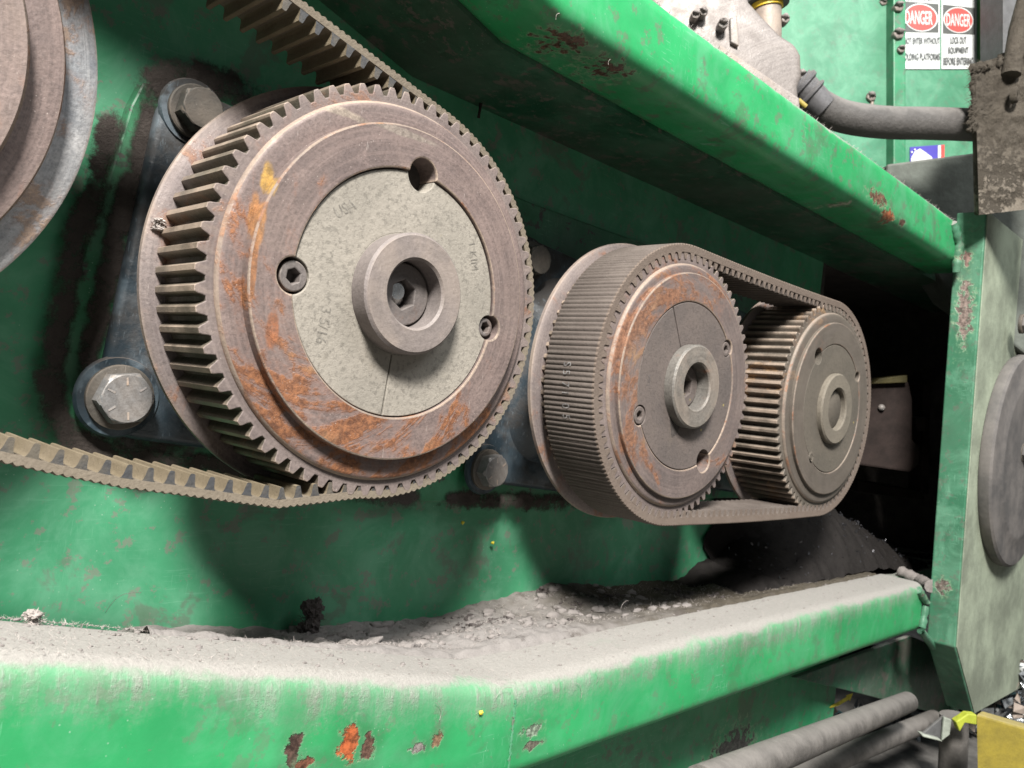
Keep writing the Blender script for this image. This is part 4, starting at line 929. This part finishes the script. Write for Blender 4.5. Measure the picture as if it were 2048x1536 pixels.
# bar behind the rail end
tag(dplate('cross_bar', ((1775, 328), (1946, 306), (2120, 300), (2120, 760), (1905, 600), (1775, 400)), 10.3, .5, M['bar'], None, .03), 'dusty grey green cross bar behind the end of the upper rail', 'bar')
br = empty('caked_bracket', D(2000, 425, 8.9), 'brown bracket thickly caked with flaking dirt and lint, above the post', 'bracket')
mb = MB()
def brf(a, b):
    u = 1950 + 8 * b + (2150 - 1950) * a; v0 = 130 - 30 * min(1, a * 2.2); v1 = 430 - 24 * a; v = v0 + (v1 - v0) * b
    return D(u, v, 8.9 + .05 * mn.fractal(Vector((a * 6, b * 9, 4)), 1, 2, 5) * (1 - .5 * b))
gridplate(mb, brf, 40, 60); mb.build('plate_face', M['crust'], br, 80)
dplate('plate_body', ((1952, 145), (2150, 110), (2150, 404), (1958, 428)), 8.93, .12, M['crust'], br, .03)
mb = MB()
for k in range(420):
    a = rnd(); u = 1944 + 190 * a; v = 138 - 34 * min(1, a * 2) + 12 * rnd(); mb.blob(D(u, v, 8.88 + .3 * rnd()), .012 + .04 * rnd() ** 2, 4, .9, 3)
for k in range(110): mb.blob(D(1942 + 11 * rnd() ** .6, 150 + 115 * rnd() ** 1.5, 8.93), .01 + .028 * rnd() ** 2, 4, .9, 3)
for k in range(60): mb.blob(D(1938 + 13 * rnd(), 222 + 40 * rnd(), 8.93), .012 + .025 * rnd() ** 2, 4, .9, 3)
for k in range(200):
    q = D(1940 + 60 * rnd() ** 2, 120 + 140 * rnd(), 8.86); d = (RIGHT * (rnd() - .8) + DOWN * (rnd() - .5)).normalized(); s_ = DOWN.cross(d).normalized() * .004; L = .03 + .09 * rnd()
    mb.add([q - DOWN * .004, q + DOWN * .004, q + d * L + DOWN * .03 * rnd()], [(0, 1, 2)])
mb.build('dirt_crust', M['crust'], br, 80)
mb = MB(); mb.tube([D(2060, -60, 9.0), D(2035, 60, 8.9), D(2022, 150, 8.85)], [.05, .09, .10], 10); mb.build('lint_covered_wire', M['crust'], br, 70)
mb = MB(); mb.lathe([(.03, -.02), (.055, -.035), (.085, -.02), (.09, .03)], 16, (0, 0, 0)); q = D(2030, 190, 8.8); mb.v = [v + q for v in mb.v]; mb.build('bolt_head', M['crust'], br, 60)

# ------------------------------------------------------------------ right post front: grey disc
q = P(1966, 925, -.50); R0 = 1.36; cc = (q.x + R0 - .05, 0, P(1966, 915, -.50).z)
gd = empty('guard_disc', (cc[0], -.6, cc[2]), 'grey round guard disc mounted on the front of the post, cut by the right edge', 'disc')
mb = MB(); mb.lathe([(R0 - .02, -.465), (R0, -.50), (R0, -.585), (R0 - .03, -.61), (R0 - .10, -.62), (R0 - .32, -.62), (R0 - .36, -.64), (R0 - .40, -.64), (0, -.645)], 120, cc); mb.build('disc_plate', M['disc'], gd, 30)
for u, v, r in ((2046, 648, .10), (2046, 905, .10)):
    q = P(u, v, -.64); o = hexbolt(gd, (q.x, -.63, q.z), r, .09, M['disc'], .3)
tag(hexbolt(frame, (P(2044, 640, -.47).x, -.46, P(2044, 640, -.47).z), .1, .08, M['post_front'], .2), None, None)

# ------------------------------------------------------------------ below the lower rail
for pa, pb, lab in (((1400, 1572, 4.6), (1815, 1404, 9.2), 'upper of two grey dusty pipes under the lower rail'), ((1540, 1574, 7.4), (1868, 1438, 10.4), 'lower of two grey dusty pipes under the lower rail, open end at right')):
    mb = MB(); a = D(*pa); b = D(*pb); mb.tube([a.lerp(b, k / 24) + Vector((0, 0, .004 * mn.noise(Vector((k, 0, pa[0]))))) for k in range(25)], .112, 24); tag(mb.build('pipe', M['pipe'], None, 60), lab, 'pipe', 'pipes under the lower rail')
mb = MB(); mb.tube([D(1908, 1430, 9.6), D(1908, 1470, 9.6), D(1905, 1540, 9.6), D(1905, 1640, 9.6)], .155, 20); tag(mb.build('vertical_pipe', M['pipe'], None, 60), 'short upright pipe under the foot of the post', 'pipe')
cb = empty('angle_bracket', D(1880, 1480, 9.2), 'pale translucent looking angle bracket beside the lower pipe end', 'bracket')
mb = MB(); mb.prism([D(u, v, 9.2) for u, v in ((1842, 1470), (1890, 1430), (1888, 1478), (1880, 1482))], FWD * .04); mb.build('web', M['cap'], cb, bevel=.01)
mb = MB(); mb.prism([D(u, v, 9.15) for u, v in ((1888, 1434), (1904, 1440), (1900, 1470), (1884, 1482))], FWD * .04); mb.build('leg', M['clear'], cb, bevel=.01)
mb = MB(); mb.prism([D(u, v, 9.15) for u, v in ((1842, 1468), (1880, 1478), (1886, 1484), (1846, 1474))], FWD * .1); mb.build('lip', M['clear'], cb, bevel=.01)
yb_ = empty('yellow_box', D(2000, 1560, 8.6), 'plain yellow steel box at the lower right corner', 'box')
mb = MB(); mb.prism([D(u, v, 8.6) for u, v in ((1952, 1428), (2110, 1474), (2110, 1640), (1956, 1640))], FWD * .10 + RIGHT * .12); mb.build('body', M['yellow'], yb_, bevel=.02)
tag(dplate('yellow_strap', ((1912, 1444), (1936, 1428), (1954, 1430), (1954, 1450), (1930, 1446), (1920, 1464)), 9.1, .1, M['yellow_soft'], None, .01), 'lime yellow plastic strap between the post foot and the yellow box', 'strap')
gz = -4.6
mb = MB(); mb.add([(-60, -60, gz), (80, -60, gz), (80, 80, gz), (-60, 80, gz)], [(0, 1, 2, 3)]); tag(mb.build('ground', M['ground'], None), None, None, kind='structure')
mats_ = [M['foil'], M['foil_teal'], M['foil_brown'], M['foil_dark'], M['white']]
mb = MB()
for k in range(2600):
    if rnd() < .6: u, v = 1660 + 310 * rnd(), 1425 + 140 * rnd()
    else: u, v = 1930 + 150 * rnd(), 1330 + 130 * rnd()
    if u < 1800 and rnd() < .75: m_ = 3
    else: m_ = random.choice((0, 0, 1, 2, 2, 3, 3, 4))
    t = 11.5 + 2.5 * rnd(); p = D(u, v, t); a = Vector((rnd() - .5, rnd() - .5, rnd() - .5)).normalized(); b = a.cross(Vector((rnd(), rnd(), rnd() - .5))).normalized(); n_ = a.cross(b)
    s_ = .05 + .16 * rnd()
    mb.add([p, p + a * s_, p + a * s_ + b * s_ * .7 + n_ * s_ * .3, p + b * s_ * .6], [(0, 1, 2), (0, 2, 3)], m_)
mb.build('scrap', mats_, None, None, recalc=False); tag(bpy.data.objects['scrap'], 'crumpled foil and metal scrap heaped on the floor at the lower right', 'scrap', kind='stuff')
mb = MB(); gridplate(mb, lambda a, b: D(1560 + 620 * a, 1290 + 330 * b, 14.3 + .3 * mn.noise(Vector((a * 9, b * 9, 0)))), 40, 30)
o = mb.build('scrap_heap', M['foil_dark'], None, 60); tag(o, 'dark bank of scrap behind the foil pieces', 'scrap', kind='stuff')
